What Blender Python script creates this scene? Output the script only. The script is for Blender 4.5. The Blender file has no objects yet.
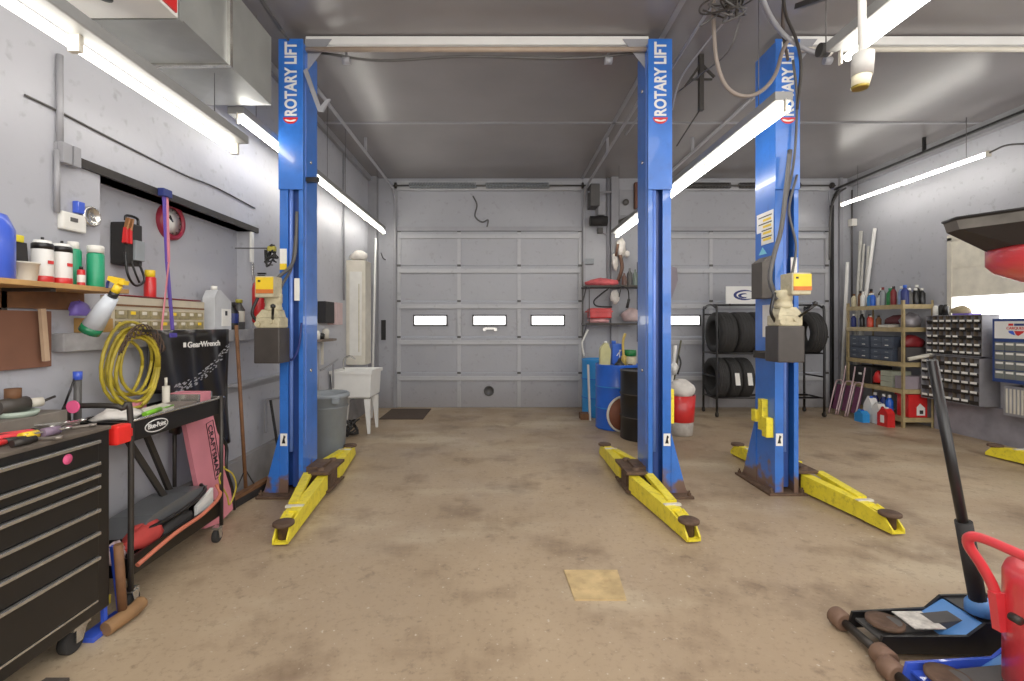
import bpy, bmesh, math, random
from mathutils import Vector, Matrix
random.seed(7)
C = bpy.context.scene.collection
PI = math.pi
F, CX, CY, H = 480.0, 500.0, 324.0, 1.39      # focal length in px, vanishing point, eye height

def W(px, py, Y):                              # a measured pixel at a known depth -> metres
    return Vector(((px-CX)*Y/F, Y, H-(py-CY)*Y/F))
def X_(px, Y): return (px-CX)*Y/F
def Z_(py, Y): return H-(py-CY)*Y/F
def lin(c):
    c = c/255.0
    return c/12.92 if c <= 0.04045 else ((c+0.055)/1.055)**2.4
def col(r, g, b): return (lin(r), lin(g), lin(b), 1)

# ---------------------------------------------------------------- materials
MATS = {}
def mat(name, rgb, rough=0.5, metal=0.0, var=0.12, scale=9.0, bump=0.0, emis=0.0, dirt=None, dirt_amt=0.5, coat=0.0, trans=0.0):
    if name in MATS: return MATS[name]
    m = bpy.data.materials.new(name); m.use_nodes = True
    nt = m.node_tree; n = nt.nodes; L = nt.links
    b = n['Principled BSDF']
    tc = n.new('ShaderNodeTexCoord'); ns = n.new('ShaderNodeTexNoise')
    ns.inputs['Scale'].default_value = scale; ns.inputs['Detail'].default_value = 5
    L.new(tc.outputs['Object'], ns.inputs['Vector'])
    mr = n.new('ShaderNodeMapRange'); mr.inputs['From Min'].default_value = 0.3; mr.inputs['From Max'].default_value = 0.7
    mr.inputs['To Min'].default_value = 1-var; mr.inputs['To Max'].default_value = 1+var*0.6
    L.new(ns.outputs['Fac'], mr.inputs['Value'])
    mx = n.new('ShaderNodeVectorMath'); mx.operation = 'SCALE'
    mx.inputs[0].default_value = col(*rgb)[:3]; L.new(mr.outputs['Result'], mx.inputs['Scale'])
    out = mx.outputs[0]
    if dirt:
        n2 = n.new('ShaderNodeTexNoise'); n2.inputs['Scale'].default_value = scale*1.7; n2.inputs['Detail'].default_value = 8
        n2.inputs['Roughness'].default_value = 0.7
        L.new(tc.outputs['Object'], n2.inputs['Vector'])
        r2 = n.new('ShaderNodeMapRange'); r2.inputs['From Min'].default_value = 0.52; r2.inputs['From Max'].default_value = 0.72
        r2.inputs['To Max'].default_value = dirt_amt
        L.new(n2.outputs['Fac'], r2.inputs['Value'])
        mm = n.new('ShaderNodeMix'); mm.data_type = 'RGBA'
        L.new(r2.outputs['Result'], mm.inputs['Factor']); L.new(out, mm.inputs['A']); mm.inputs['B'].default_value = col(*dirt)
        out = mm.outputs['Result']
    L.new(out, b.inputs['Base Color'])
    b.inputs['Roughness'].default_value = rough; b.inputs['Metallic'].default_value = metal
    b.inputs['Coat Weight'].default_value = coat
    b.inputs['Transmission Weight'].default_value = trans
    if bump:
        bp = n.new('ShaderNodeBump'); bp.inputs['Strength'].default_value = bump; bp.inputs['Distance'].default_value = 0.02
        L.new(ns.outputs['Fac'], bp.inputs['Height']); L.new(bp.outputs['Normal'], b.inputs['Normal'])
    if emis:
        b.inputs['Emission Color'].default_value = col(*rgb); b.inputs['Emission Strength'].default_value = emis
    MATS[name] = m; return m

lift_blue = mat('lift_blue', (46, 108, 200), 0.3, 0, 0.12, 5, dirt=(30, 72, 145), dirt_amt=0.4, coat=0.3)
def add_rust(m):
    nt = m.node_tree; n = nt.nodes; L = nt.links; b = n['Principled BSDF']
    src = b.inputs['Base Color'].links[0].from_socket
    tc = n.new('ShaderNodeTexCoord'); sp = n.new('ShaderNodeSeparateXYZ'); L.new(tc.outputs['Object'], sp.inputs['Vector'])
    ns = n.new('ShaderNodeTexNoise'); ns.inputs['Scale'].default_value = 9; ns.inputs['Detail'].default_value = 7; L.new(tc.outputs['Object'], ns.inputs['Vector'])
    g = n.new('ShaderNodeMapRange'); g.inputs['From Min'].default_value = 0.5; g.inputs['From Max'].default_value = 0.0; g.inputs['To Min'].default_value = -0.35; g.inputs['To Max'].default_value = 0.32; g.clamp = True
    L.new(sp.outputs['Z'], g.inputs['Value'])
    ad = n.new('ShaderNodeMath'); ad.operation = 'ADD'; L.new(g.outputs['Result'], ad.inputs[0]); L.new(ns.outputs['Fac'], ad.inputs[1])
    r = n.new('ShaderNodeMapRange'); r.inputs['From Min'].default_value = 0.55; r.inputs['From Max'].default_value = 0.72; L.new(ad.outputs[0], r.inputs['Value'])
    mx = n.new('ShaderNodeMix'); mx.data_type = 'RGBA'; L.new(r.outputs['Result'], mx.inputs['Factor']); L.new(src, mx.inputs['A']); mx.inputs['B'].default_value = col(108, 84, 72)
    L.new(mx.outputs['Result'], b.inputs['Base Color'])
add_rust(lift_blue)
lift_dark = mat('lift_inner', (30, 62, 130), 0.4)
lift_rail = mat('lift_rail', (105, 140, 225), 0.25, 0.1)
yellow = mat('arm_yellow', (240, 220, 50), 0.45, 0, 0.1, 14, dirt=(140, 118, 45), dirt_amt=0.6)
yellow_clean = mat('clean_yellow', (245, 205, 40), 0.4)
rust = mat('rusty_steel', (96, 74, 58), 0.75, 0.3, 0.35, 18, bump=0.3, dirt=(70, 44, 30))
steel_dark = mat('dark_steel', (62, 58, 54), 0.5, 0.6, 0.2, 12)
black = mat('black_paint', (20, 19, 19), 0.35, 0, 0.2, 8)
blackm = mat('black_matte', (32, 30, 29), 0.7, 0, 0.25, 12)
rubber = mat('tyre_rubber', (38, 37, 36), 0.85, 0, 0.25, 12)
chrome = mat('chrome', (200, 198, 192), 0.25, 0.85, 0.15, 25)
galv = mat('galvanised', (168, 170, 166), 0.42, 0.55, 0.14, 4)
white = mat('white_plastic', (228, 226, 218), 0.45, 0, 0.06, 10)
whitep = mat('white_paint', (232, 231, 226), 0.4, 0, 0.05, 6)
offwhite = mat('off_white', (214, 208, 192), 0.55, 0, 0.1, 8)
cream = mat('cream_metal', (196, 186, 152), 0.5, 0, 0.18, 16, dirt=(120, 100, 70), dirt_amt=0.5)
red = mat('red_paint', (206, 34, 34), 0.35, 0, 0.12, 8, coat=0.2)
redp = mat('red_pinkish', (230, 62, 70), 0.3, 0, 0.12, 5, coat=0.3)
darkred = mat('dark_red', (120, 28, 32), 0.5)
pink = mat('faded_pink', (212, 128, 140), 0.6, 0, 0.12, 5)
hotpink = mat('hot_pink', (240, 90, 140), 0.6)
green = mat('green_label', (26, 150, 104), 0.4)
green2 = mat('green_deep', (28, 120, 60), 0.4)
blue = mat('drum_blue', (24, 92, 205), 0.4, 0, 0.12, 6, coat=0.2)
blue_l = mat('drum_light_blue', (40, 138, 212), 0.45, 0, 0.1, 6)
blue_d = mat('navy_blue', (30, 44, 110), 0.5)
blue_j = mat('jack_blue', (56, 88, 205), 0.35, 0, 0.12, 8, coat=0.3)
wood = mat('plywood', (186, 142, 84), 0.65, 0, 0.2, 14, bump=0.1)
woodd = mat('dark_wood', (112, 74, 44), 0.7, 0, 0.3, 14)
brown = mat('brown_board', (118, 78, 58), 0.8, 0, 0.12, 6)
greyp = mat('grey_plastic', (138, 144, 148), 0.55, 0, 0.1, 8)
greyd = mat('grey_dark_metal', (84, 82, 80), 0.5, 0.2, 0.15, 8)
greym = mat('grey_paint_metal', (150, 150, 154), 0.45, 0.1, 0.1, 5)
concrete = mat('grey_concrete', (142, 140, 140), 0.8, 0, 0.2, 6, bump=0.2)
tan = mat('shelf_tan', (176, 156, 112), 0.5, 0.1, 0.18, 12, dirt=(120, 100, 66))
hose_y = mat('hose_yellow', (178, 158, 44), 0.45, 0, 0.3, 20)
fixture_m = mat('fixture_metal', (128, 128, 126), 0.5, 0, 0.06, 6)
slope_blue = mat('slope_blue', (84, 142, 212), 0.4)
purple = mat('purple_strap', (96, 74, 168), 0.6)
plum = mat('plum_fabric', (104, 52, 84), 0.8)
tube_m = mat('tube_glow', (255, 250, 240), 0.4, emis=17, var=0)
tube_soft = mat('tube_glow_soft', (255, 250, 240), 0.4, emis=8, var=0)
day = mat('daylight_pane', (255, 255, 255), 0.4, emis=2.2, var=0)
dark_hole = mat('dark_recess', (14, 14, 14), 0.9)
tank_brown = mat('tank_brown', (84, 78, 72), 0.5, 0.3, 0.18, 8)
paper = mat('paper', (236, 234, 226), 0.8, 0, 0.05, 30)
orange = mat('orange_cord', (210, 110, 40), 0.6)
cloth = mat('cloth_white', (220, 214, 206), 0.9, 0, 0.12, 20)
violet = mat('violet_plastic', (120, 100, 190), 0.5)

def wall_mat(name, rgb, rough=0.45, stain=(120, 118, 120)):
    m = bpy.data.materials.new(name); m.use_nodes = True
    nt = m.node_tree; n = nt.nodes; L = nt.links; b = n['Principled BSDF']
    tc = n.new('ShaderNodeTexCoord')
    a = n.new('ShaderNodeTexNoise'); a.inputs['Scale'].default_value = 0.9; a.inputs['Detail'].default_value = 6
    c = n.new('ShaderNodeTexNoise'); c.inputs['Scale'].default_value = 14; c.inputs['Detail'].default_value = 8
    L.new(tc.outputs['Object'], a.inputs['Vector']); L.new(tc.outputs['Object'], c.inputs['Vector'])
    r = n.new('ShaderNodeValToRGB'); r.color_ramp.elements[0].position = 0.35; r.color_ramp.elements[1].position = 0.65
    r.color_ramp.elements[0].color = col(*[x*0.94 for x in rgb]); r.color_ramp.elements[1].color = col(*rgb)
    L.new(a.outputs['Fac'], r.inputs['Fac'])
    s = n.new('ShaderNodeMapRange'); s.inputs['From Min'].default_value = 0.6; s.inputs['From Max'].default_value = 0.78; s.inputs['To Max'].default_value = 0.55
    L.new(c.outputs['Fac'], s.inputs['Value'])
    mx = n.new('ShaderNodeMix'); mx.data_type = 'RGBA'; mx.inputs['B'].default_value = col(*stain)
    L.new(s.outputs['Result'], mx.inputs['Factor']); L.new(r.outputs['Color'], mx.inputs['A'])
    # grime towards the floor
    sp = n.new('ShaderNodeSeparateXYZ'); L.new(tc.outputs['Object'], sp.inputs['Vector'])
    g = n.new('ShaderNodeMapRange'); g.inputs['From Min'].default_value = 0.55; g.inputs['From Max'].default_value = 0.0; g.inputs['To Max'].default_value = 0.45
    L.new(sp.outputs['Z'], g.inputs['Value'])
    m2 = n.new('ShaderNodeMix'); m2.data_type = 'RGBA'; m2.inputs['B'].default_value = col(112, 100, 88)
    L.new(g.outputs['Result'], m2.inputs['Factor']); L.new(mx.outputs['Result'], m2.inputs['A'])
    L.new(m2.outputs['Result'], b.inputs['Base Color'])
    b.inputs['Roughness'].default_value = rough
    bp = n.new('ShaderNodeBump'); bp.inputs['Strength'].default_value = 0.25; bp.inputs['Distance'].default_value = 0.01
    L.new(c.outputs['Fac'], bp.inputs['Height']); L.new(bp.outputs['Normal'], b.inputs['Normal'])
    return m
wall_m = wall_mat('wall_paint', (180, 181, 188))
wall_b = wall_mat('back_wall_paint', (168, 169, 175))
door_m = wall_mat('door_paint', (168, 169, 175), 0.35, (128, 126, 128))
door_l = wall_mat('door_light_paint', (186, 187, 190), 0.35)
door_d = wall_mat('door_strut_paint', (160, 160, 163), 0.35)

def floor_mat():
    m = bpy.data.materials.new('stained_concrete'); m.use_nodes = True
    nt = m.node_tree; n = nt.nodes; L = nt.links; b = n['Principled BSDF']
    tc = n.new('ShaderNodeTexCoord')
    def noise(sc, det, rough=0.5, stretch=(1, 1, 1)):
        mp = n.new('ShaderNodeMapping'); mp.inputs['Scale'].default_value = stretch
        x = n.new('ShaderNodeTexNoise'); x.inputs['Scale'].default_value = sc; x.inputs['Detail'].default_value = det
        x.inputs['Roughness'].default_value = rough
        L.new(tc.outputs['Object'], mp.inputs['Vector']); L.new(mp.outputs['Vector'], x.inputs['Vector']); return x.outputs['Fac']
    def rng(s, a, c, lo, hi):
        r = n.new('ShaderNodeMapRange'); r.inputs['From Min'].default_value = a; r.inputs['From Max'].default_value = c
        r.inputs['To Min'].default_value = lo; r.inputs['To Max'].default_value = hi
        L.new(s, r.inputs['Value']); return r.outputs['Result']
    def mix(fac, a, c):
        x = n.new('ShaderNodeMix'); x.data_type = 'RGBA'; L.new(fac, x.inputs['Factor'])
        if isinstance(a, tuple): x.inputs['A'].default_value = a
        else: L.new(a, x.inputs['A'])
        x.inputs['B'].default_value = c; return x.outputs['Result']
    base = mix(rng(noise(0.55, 6, 0.55, (1, 0.6, 1)), 0.35, 0.65, 0, 1), col(150, 129, 103), col(178, 156, 127))
    base = mix(rng(noise(0.9, 5, 0.5, (0.6, 1.3, 1)), 0.54, 0.66, 0, 0.65), base, col(192, 176, 148))
    base = mix(rng(noise(1.9, 8, 0.62), 0.52, 0.70, 0, 0.85), base, col(112, 90, 68))
    base = mix(rng(noise(5.0, 9, 0.7), 0.58, 0.72, 0, 0.65), base, col(84, 66, 50))
    base = mix(rng(noise(38, 3), 0.67, 0.74, 0, 0.6), base, col(214, 204, 186))
    base = mix(rng(noise(30, 6, 0.7), 0.54, 0.72, 0, 0.6), base, col(104, 84, 64))
    L.new(base, b.inputs['Base Color'])
    L.new(rng(noise(1.4, 5), 0.35, 0.65, 0.36, 0.62), b.inputs['Roughness'])
    bp = n.new('ShaderNodeBump'); bp.inputs['Strength'].default_value = 0.2; bp.inputs['Distance'].default_value = 0.01
    L.new(noise(22, 8, 0.7), bp.inputs['Height']); L.new(bp.outputs['Normal'], b.inputs['Normal'])
    return m
floor_m = floor_mat()
ceil_m = mat('ceiling_paint', (134, 130, 130), 0.27, 0.0, 0.14, 0.8, bump=0.25)

# ---------------------------------------------------------------- geometry
class MB:
    """collects geometry in world metres; build() links it as ONE mesh object"""
    def __init__(s): s.bm = bmesh.new(); s.M = Matrix.Identity(4); s.mats = []; s.mi = 0
    def use(s, m):
        if m not in s.mats: s.mats.append(m)
        s.mi = s.mats.index(m); return s
    def at(s, loc=(0, 0, 0), rot=(0, 0, 0)):
        from mathutils import Euler
        s.M = Matrix.Translation(loc) @ Euler(rot).to_matrix().to_4x4(); return s
    def _add(s, vs, fs, smooth=False):
        bv = [s.bm.verts.new(s.M @ Vector(v)) for v in vs]; out = []
        for f in fs:
            try:
                ff = s.bm.faces.new([bv[i] for i in f]); ff.smooth = smooth; ff.material_index = s.mi; out.append(ff)
            except ValueError: pass
        return bv, out
    def box(s, x0, x1, y0, y1, z0, z1, bev=0):
        if x0 > x1: x0, x1 = x1, x0
        if y0 > y1: y0, y1 = y1, y0
        if z0 > z1: z0, z1 = z1, z0
        vs = [(x0,y0,z0),(x1,y0,z0),(x1,y1,z0),(x0,y1,z0),(x0,y0,z1),(x1,y0,z1),(x1,y1,z1),(x0,y1,z1)]
        fs = [(0,3,2,1),(4,5,6,7),(0,1,5,4),(1,2,6,5),(2,3,7,6),(3,0,4,7)]
        bv, f = s._add(vs, fs)
        if bev:
            es = list({e for v in bv for e in v.link_edges})
            r = bmesh.ops.bevel(s.bm, geom=es, offset=bev, segments=2, affect='EDGES', profile=0.6)
            for ff in r['faces']: ff.material_index = s.mi
        return s
    def beam(s, p0, p1, w, h, w1=None, h1=None, up=(0, 0, 1)):
        p0 = Vector(p0); p1 = Vector(p1); d = (p1-p0).normalized(); up = Vector(up)
        if abs(d.dot(up)) > 0.98: up = Vector((0, 1, 0))
        sd = d.cross(up).normalized(); u = sd.cross(d).normalized()
        w1 = w if w1 is None else w1; h1 = h if h1 is None else h1
        vs = []
        for p, a, b in ((p0, w, h), (p1, w1, h1)):
            for i, j in ((-1,-1),(1,-1),(1,1),(-1,1)): vs.append(p+sd*i*a/2+u*j*b/2)
        s._add(vs, [(0,1,2,3),(7,6,5,4),(0,4,5,1),(1,5,6,2),(2,6,7,3),(3,7,4,0)]); return s
    def tube(s, pts, r, n=8, smooth_path=True, r1=None, caps=True):
        pts = [Vector(p) for p in pts]
        if smooth_path and len(pts) > 2:
            q = []
            P = [2*pts[0]-pts[1]]+pts+[2*pts[-1]-pts[-2]]
            for i in range(1, len(P)-2):
                for k in range(6):
                    t = k/6; a, b, c, d = P[i-1], P[i], P[i+1], P[i+2]
                    q.append(0.5*((2*b)+(c-a)*t+(2*a-5*b+4*c-d)*t*t+(3*b-a-3*c+d)*t**3))
            q.append(pts[-1]); pts = q
        vs = []; N = len(pts); prev = None
        for i, p in enumerate(pts):
            d = (pts[min(i+1, N-1)]-pts[max(i-1, 0)]).normalized()
            if prev is None:
                a = Vector((0, 0, 1)) if abs(d.z) < 0.9 else Vector((1, 0, 0))
                u = (a-d*a.dot(d)).normalized()
            else: u = (prev-d*prev.dot(d)).normalized()
            prev = u; v = d.cross(u)
            rr = r if r1 is None else r+(r1-r)*i/(N-1)
            for k in range(n):
                t = 2*PI*k/n; vs.append(p+u*math.cos(t)*rr+v*math.sin(t)*rr)
        fs = [(i*n+k, i*n+(k+1) % n, (i+1)*n+(k+1) % n, (i+1)*n+k) for i in range(N-1) for k in range(n)]
        s._add(vs, fs, True)
        if caps:
            s._add(vs[:n], [tuple(range(n-1, -1, -1))]); s._add(vs[-n:], [tuple(range(n))])
        return s
    def lathe(s, prof, c=(0, 0, 0), n=24, axis='Z', smooth=True, caps=True):
        """prof: list of (radius, height) along the axis from c"""
        vs = []; c = Vector(c)
        for r, h in prof:
            for k in range(n):
                t = 2*PI*k/n; a, b = math.cos(t)*r, math.sin(t)*r
                vs.append(c+Vector({'Z': (a, b, h), 'Y': (b, h, a), 'X': (h, a, b)}[axis]))
        fs = [(i*n+k, i*n+(k+1) % n, (i+1)*n+(k+1) % n, (i+1)*n+k) for i in range(len(prof)-1) for k in range(n)]
        s._add(vs, fs, smooth)
        if caps and prof[0][0] > 1e-4: s._add(vs[:n], [tuple(range(n-1, -1, -1))])
        if caps and prof[-1][0] > 1e-4: s._add(vs[-n:], [tuple(range(n))])
        return s
    def cyl(s, p0, p1, r, n=16, r1=None):
        return s.tube([p0, p1], r, n, False, r1)
    def prism(s, pts, off):
        """flat polygon pts (3D) extruded by vector off"""
        n = len(pts); off = Vector(off); vs = [Vector(p) for p in pts]+[Vector(p)+off for p in pts]
        fs = [tuple(range(n-1, -1, -1)), tuple(range(n, 2*n))]+[(i, (i+1) % n, n+(i+1) % n, n+i) for i in range(n)]
        s._add(vs, fs); return s
    def blob(s, c, rx, ry, rz, n=14, seed=0, amp=0.15, flat=True):
        rnd = random.Random(seed); c = Vector(c); vs = []; m = 9
        ph = [rnd.uniform(0, 6.28) for _ in range(6)]
        for i in range(m+1):
            th = PI*i/m
            for k in range(n):
                t = 2*PI*k/n
                w = 1+amp*(math.sin(3*t+ph[0]+2*th)+0.6*math.sin(5*t+ph[1]-3*th)+0.5*math.sin(7*th+ph[2]+2*t))
                z = math.cos(th)*rz*w
                if flat: z = max(z, -rz*0.55)
                vs.append(c+Vector((math.sin(th)*math.cos(t)*rx*w, math.sin(th)*math.sin(t)*ry*w, z)))
        fs = [(i*n+k, (i+1)*n+k, (i+1)*n+(k+1) % n, i*n+(k+1) % n) for i in range(m) for k in range(n)]
        s._add(vs, fs, True); return s
    def build(s, name, m=None, parent=None):
        me = bpy.data.meshes.new(name)
        if m is not None and not s.mats: s.mats = [m]
        bmesh.ops.remove_doubles(s.bm, verts=s.bm.verts, dist=1e-6)
        bmesh.ops.recalc_face_normals(s.bm, faces=s.bm.faces)
        if parent is not None:
            off = wloc(parent); bmesh.ops.translate(s.bm, verts=s.bm.verts, vec=-off)
        else:
            vs = [v.co for v in s.bm.verts]
            off = Vector(((min(v.x for v in vs)+max(v.x for v in vs))/2, (min(v.y for v in vs)+max(v.y for v in vs))/2, min(v.z for v in vs)))
            if name.split('_')[0] in ('wall', 'floor', 'ceiling', 'trim', 'door', 'window', 'baseboard'): off = Vector((0, 0, 0))
            bmesh.ops.translate(s.bm, verts=s.bm.verts, vec=-off)
        s.bm.to_mesh(me); s.bm.free()
        for x in s.mats: me.materials.append(x)
        o = bpy.data.objects.new(name, me); C.objects.link(o)
        if parent is not None: o.parent = parent
        else: o.location = off
        return o
def wloc(o):
    v = Vector(o.location); p = o.parent
    while p: v += Vector(p.location); p = p.parent
    return v
def tag(o, label, cat, group=None, kind=None):
    o['label'] = label; o['category'] = cat
    if group: o['group'] = group
    if kind: o['kind'] = kind
    return o
def thing(name, label, cat, loc, group=None):
    o = bpy.data.objects.new(name, None); C.objects.link(o); o.location = loc; o.empty_display_size = 0.05
    return tag(o, label, cat, group)
def struct(o): o['kind'] = 'structure'; return o
def single(name, mb, m, label, cat, group=None, kind=None):
    return tag(mb.build(name, m), label, cat, group, kind)
def dup(root, delta, label=None):
    r = root.copy(); C.objects.link(r); r.location = Vector(root.location)+Vector(delta)
    if label: r['label'] = label
    for ch in list(root.children):
        c = ch.copy(); C.objects.link(c); c.parent = r
        for g in list(ch.children):
            d = g.copy(); C.objects.link(d); d.parent = c
    return r
def text(body, w, h, loc, xa, ya, m, parent, name='lettering', bold=0.0, kind=None):
    cu = bpy.data.curves.new('t', 'FONT'); cu.body = body; cu.size = 1; cu.extrude = 0.001; cu.offset = bold
    cu.align_x = 'LEFT'
    o = bpy.data.objects.new('t', cu); C.objects.link(o)
    dg = bpy.context.evaluated_depsgraph_get(); dg.update()
    me = bpy.data.meshes.new_from_object(o.evaluated_get(dg)); bpy.data.objects.remove(o)
    xs = [v.co.x for v in me.vertices]; ys = [v.co.y for v in me.vertices]
    x0, x1, y0, y1 = min(xs), max(xs), min(ys), max(ys)
    xa = Vector(xa); ya = Vector(ya); za = xa.cross(ya); loc = Vector(loc); off = wloc(parent)
    for v in me.vertices:
        a = (v.co.x-x0)/(x1-x0)*w; b = (v.co.y-y0)/(y1-y0)*h
        v.co = loc+xa*a+ya*b+za*v.co.z*1.0-off
    me.materials.clear(); me.materials.append(m); me.name = name
    r = bpy.data.objects.new(name, me); C.objects.link(r); r.parent = parent
    return r

XL, XR, YB, YN, ZC = -2.15, 5.84, 7.95, -1.6, 3.80

# ================================================================ SETTING
o = MB(); o.box(XL-0.3, XR+0.2, YN-0.1, YB+0.2, -0.1, 0); struct(o.build('floor', floor_m))
o = MB(); o.box(XL-0.3, XR+0.2, YN-0.1, YB+0.2, ZC, ZC+0.1); struct(o.build('ceiling', ceil_m))
# left wall with the blocked-up window recess
RY0, RY1, RZ0, RZ1 = 2.58, 4.16, 1.30, 2.19
o = MB()
o.box(XL-0.2, XL, YN, YB, 0, RZ0); o.box(XL-0.2, XL, YN, YB, RZ1, ZC)
o.box(XL-0.2, XL, YN, RY0, RZ0, RZ1); o.box(XL-0.2, XL, RY1, YB, RZ0, RZ1)
o.box(XL-0.2, XL-0.13, RY0, RY1, RZ0, RZ1)
struct(o.build('wall_left', wall_m))
struct(MB().box(XL, XL+0.05, 3.2, YB, 0, 0.30).build('baseboard_left', mat('stem', (134, 130, 128), 0.8, var=0.25, scale=5, bump=0.3)))
struct(MB().box(XL-0.12, XL+0.02, RY0-0.17, RY1+0.08, RZ1, RZ1+0.045).build('trim_1', steel_dark))
struct(MB().box(XL-0.13, XL+0.06, RY0-0.28, RY1+0.04, RZ0-0.045, RZ0+0.045, 0.006).build('trim_2', mat('sill', (168, 167, 168), 0.6, var=0.25, scale=12, bump=0.3)))
struct(MB().box(XR, XR+0.2, YN, YB, 0, ZC).build('wall_right', wall_m))
struct(MB().box(XR-0.05, XR, 3.0, 6.4, 0, 0.41).build('baseboard_right', mat('stem2', (140, 136, 142), 0.8, var=0.25, scale=5, bump=0.3)))
struct(MB().box(XL-0.2, XR+0.2, YN-0.2, YN, 0, ZC).build('wall_near', wall_m))
# back wall around two overhead door openings
D1 = (X_(397, YB), X_(582, YB)); D2 = (X_(652, YB), X_(829, YB)); DZ = 3.60
o = MB()
o.box(XL-0.2, D1[0], YB, YB+0.2, 0, ZC); o.box(D1[1], D2[0], YB, YB+0.2, 0, ZC); o.box(D2[1], XR+0.2, YB, YB+0.2, 0, ZC)
o.box(D1[0], D1[1], YB, YB+0.2, DZ, ZC); o.box(D2[0], D2[1], YB, YB+0.2, DZ, ZC)
struct(o.build('wall_back', wall_b))

def garage_door(name, x0, x1, drk):
    r = bpy.data.objects.new(name, None); C.objects.link(r); r.location = ((x0+x1)/2, YB+0.06, 0); struct(r)
    zs = [0.0, 0.58, 1.175, 1.77, 2.36, 2.93, 3.60]; w = x1-x0
    sx = [x0+w*0.335, x0+w*0.66]
    for i in range(6):
        m = MB(); m.box(x0, x1, YB+0.03, YB+0.08, zs[i]+0.004, zs[i+1]-0.004)
        sec = m.build('door_section', door_m, r)
        if i < 5:
            for xx in [x0+0.03]+sx+[x1-0.03]:
                MB().box(xx-0.028, xx+0.028, YB+0.008, YB+0.03, zs[i]+0.01, zs[i+1]-0.01).build('stile', door_l, sec)
            MB().box(x0+0.03, x1-0.03, YB-0.012, YB+0.03, zs[i+1]-0.125, zs[i+1]-0.055, 0.004).build('strut', door_l, sec)
            for xx in [x0+0.03]+sx+[x1-0.03]:
                MB().box(xx-0.03, xx+0.03, YB-0.002, YB+0.012, zs[i+1]-0.018, zs[i+1]+0.018, 0.003).build('hinge', greyd, sec)
        else:
            MB().box(x0, x1, YB-0.02, YB+0.03, zs[i]+0.0, zs[i]+0.07, 0.004).build('strut', greym, sec)
        if i == 2:
            for cx in (0.18, 0.5, 0.815):
                a = x0+w*cx-0.285; b = a+0.57; z0, z1 = 1.355, 1.545
                q = MB(); q.box(a, b, YB+0.0, YB+0.034, z0, z0+0.025); q.box(a, b, YB+0.0, YB+0.034, z1-0.025, z1)
                q.box(a, a+0.025, YB+0.0, YB+0.034, z0, z1); q.box(b-0.025, b, YB+0.0, YB+0.034, z0, z1)
                q.build('window_frame', greyd, sec)
                MB().box(a+0.02, b-0.02, YB+0.012, YB+0.024, z0+0.02, z1-0.02).build('pane', day, sec)
    MB().box(x0, x1, YB-0.02, YB-0.001, 3.60, 3.76, 0.003).build('header', door_l, r)
    # spring shaft with two springs above
    q = MB(); q.cyl((x0-0.05, YB-0.08, 3.66), (x1+0.05, YB-0.08, 3.66), 0.014)
    q.build('spring_shaft', greyd, r)
    for a, b in ((0.07, 0.43), (0.48, 0.82)):
        q = MB(); n = 44
        pts = [(x0+w*(a+(b-a)*k/(n*6)), YB-0.08+0.045*math.cos(2*PI*k/6), 3.66+0.045*math.sin(2*PI*k/6)) for k in range(n*6+1)]
        q.tube(pts, 0.008, 5, False); q.build('spring', greyd if drk else greyp, r)
    q = MB(); q.lathe([(0.05, 0), (0.05, 0.03)], (x0-0.02, YB-0.08, 3.66), 16, 'X'); q.lathe([(0.05, 0), (0.05, 0.03)], (x1-0.02, YB-0.08, 3.66), 16, 'X')
    q.build('cable_drum', steel_dark, r)
    for s_, xx in ((-1, x0-0.03), (1, x1+0.03)):
        q = MB(); q.box(xx-0.02, xx+0.02, YB-0.05, YB-0.001, 0.02, 3.35); 
        pts = [(xx, YB-0.025, 3.3), (xx, YB-0.06, 3.45), (xx, YB-0.18, 3.57), (xx, YB-0.4, 3.60), (xx, 4.35, 3.62)]
        q.tube(pts, 0.02, 6)
        for yy in (4.5, 6.2): q.box(xx-0.015, xx+0.015, yy-0.015, yy+0.015, 3.62, ZC)
        q.build('track', black if drk and s_ > 0 else greym, r)
    return r
d1 = garage_door('door_1', *D1, False); d2 = garage_door('door_2', *D2, True)
q = MB().lathe([(0.085, 0), (0.085, -0.03), (0.07, -0.035), (0.068, -0.01), (0.0, -0.01)], (X_(489, YB), YB+0.03, Z_(391, YB)), 24, 'Y'); q.build('exhaust_port', greyd, d1)
q = MB().box(X_(485, YB), X_(495, YB), YB-0.03, YB+0.03, Z_(329.5, YB), Z_(327.5, YB)); q.box(X_(483, YB), X_(486, YB), YB-0.04, YB+0.03, Z_(331, YB), Z_(328, YB)); q.box(X_(494, YB), X_(497, YB), YB-0.04, YB+0.03, Z_(331, YB), Z_(328, YB)); q.build('door_handle', chrome, d1)
q = MB().tube([W(473, 196, YB-.02), W(477, 205, YB-.02), W(475, 216, YB-.02), W(482, 222, YB-.02), W(488, 220, YB-.02), W(487, 227, YB-.02)], 0.012); q.build('pull_rope', greyd, d1)
# battens and pilasters
struct(MB().box(XL, XR, 5.72, 5.76, ZC-0.012, ZC).build('trim_3', greym))
struct(MB().box(XL, XR, 2.9, 2.94, ZC-0.012, ZC).build('trim_4', greym))
struct(MB().box(1.34, 1.38, YN, YB, ZC-0.012, ZC).build('trim_5', greym))
struct(MB().box(XR-0.09, XR, YN, YB, ZC-0.14, ZC).build('trim_6', greym))
struct(MB().box(XL, XL+0.05, YN, YB, ZC-0.08, ZC).build('trim_7', greym))
struct(MB().box(X_(610, YB), X_(617, YB), YB-0.1, YB, 0, ZC).build('trim_8', greym))
struct(MB().box(XL, XL+0.14, YB-0.14, YB, 0, ZC-0.0).build('trim_9', greym))
struct(MB().box(X_(838, YB), X_(841, YB), YB-0.05, YB, 0, ZC).build('trim_10', greym))

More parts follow.
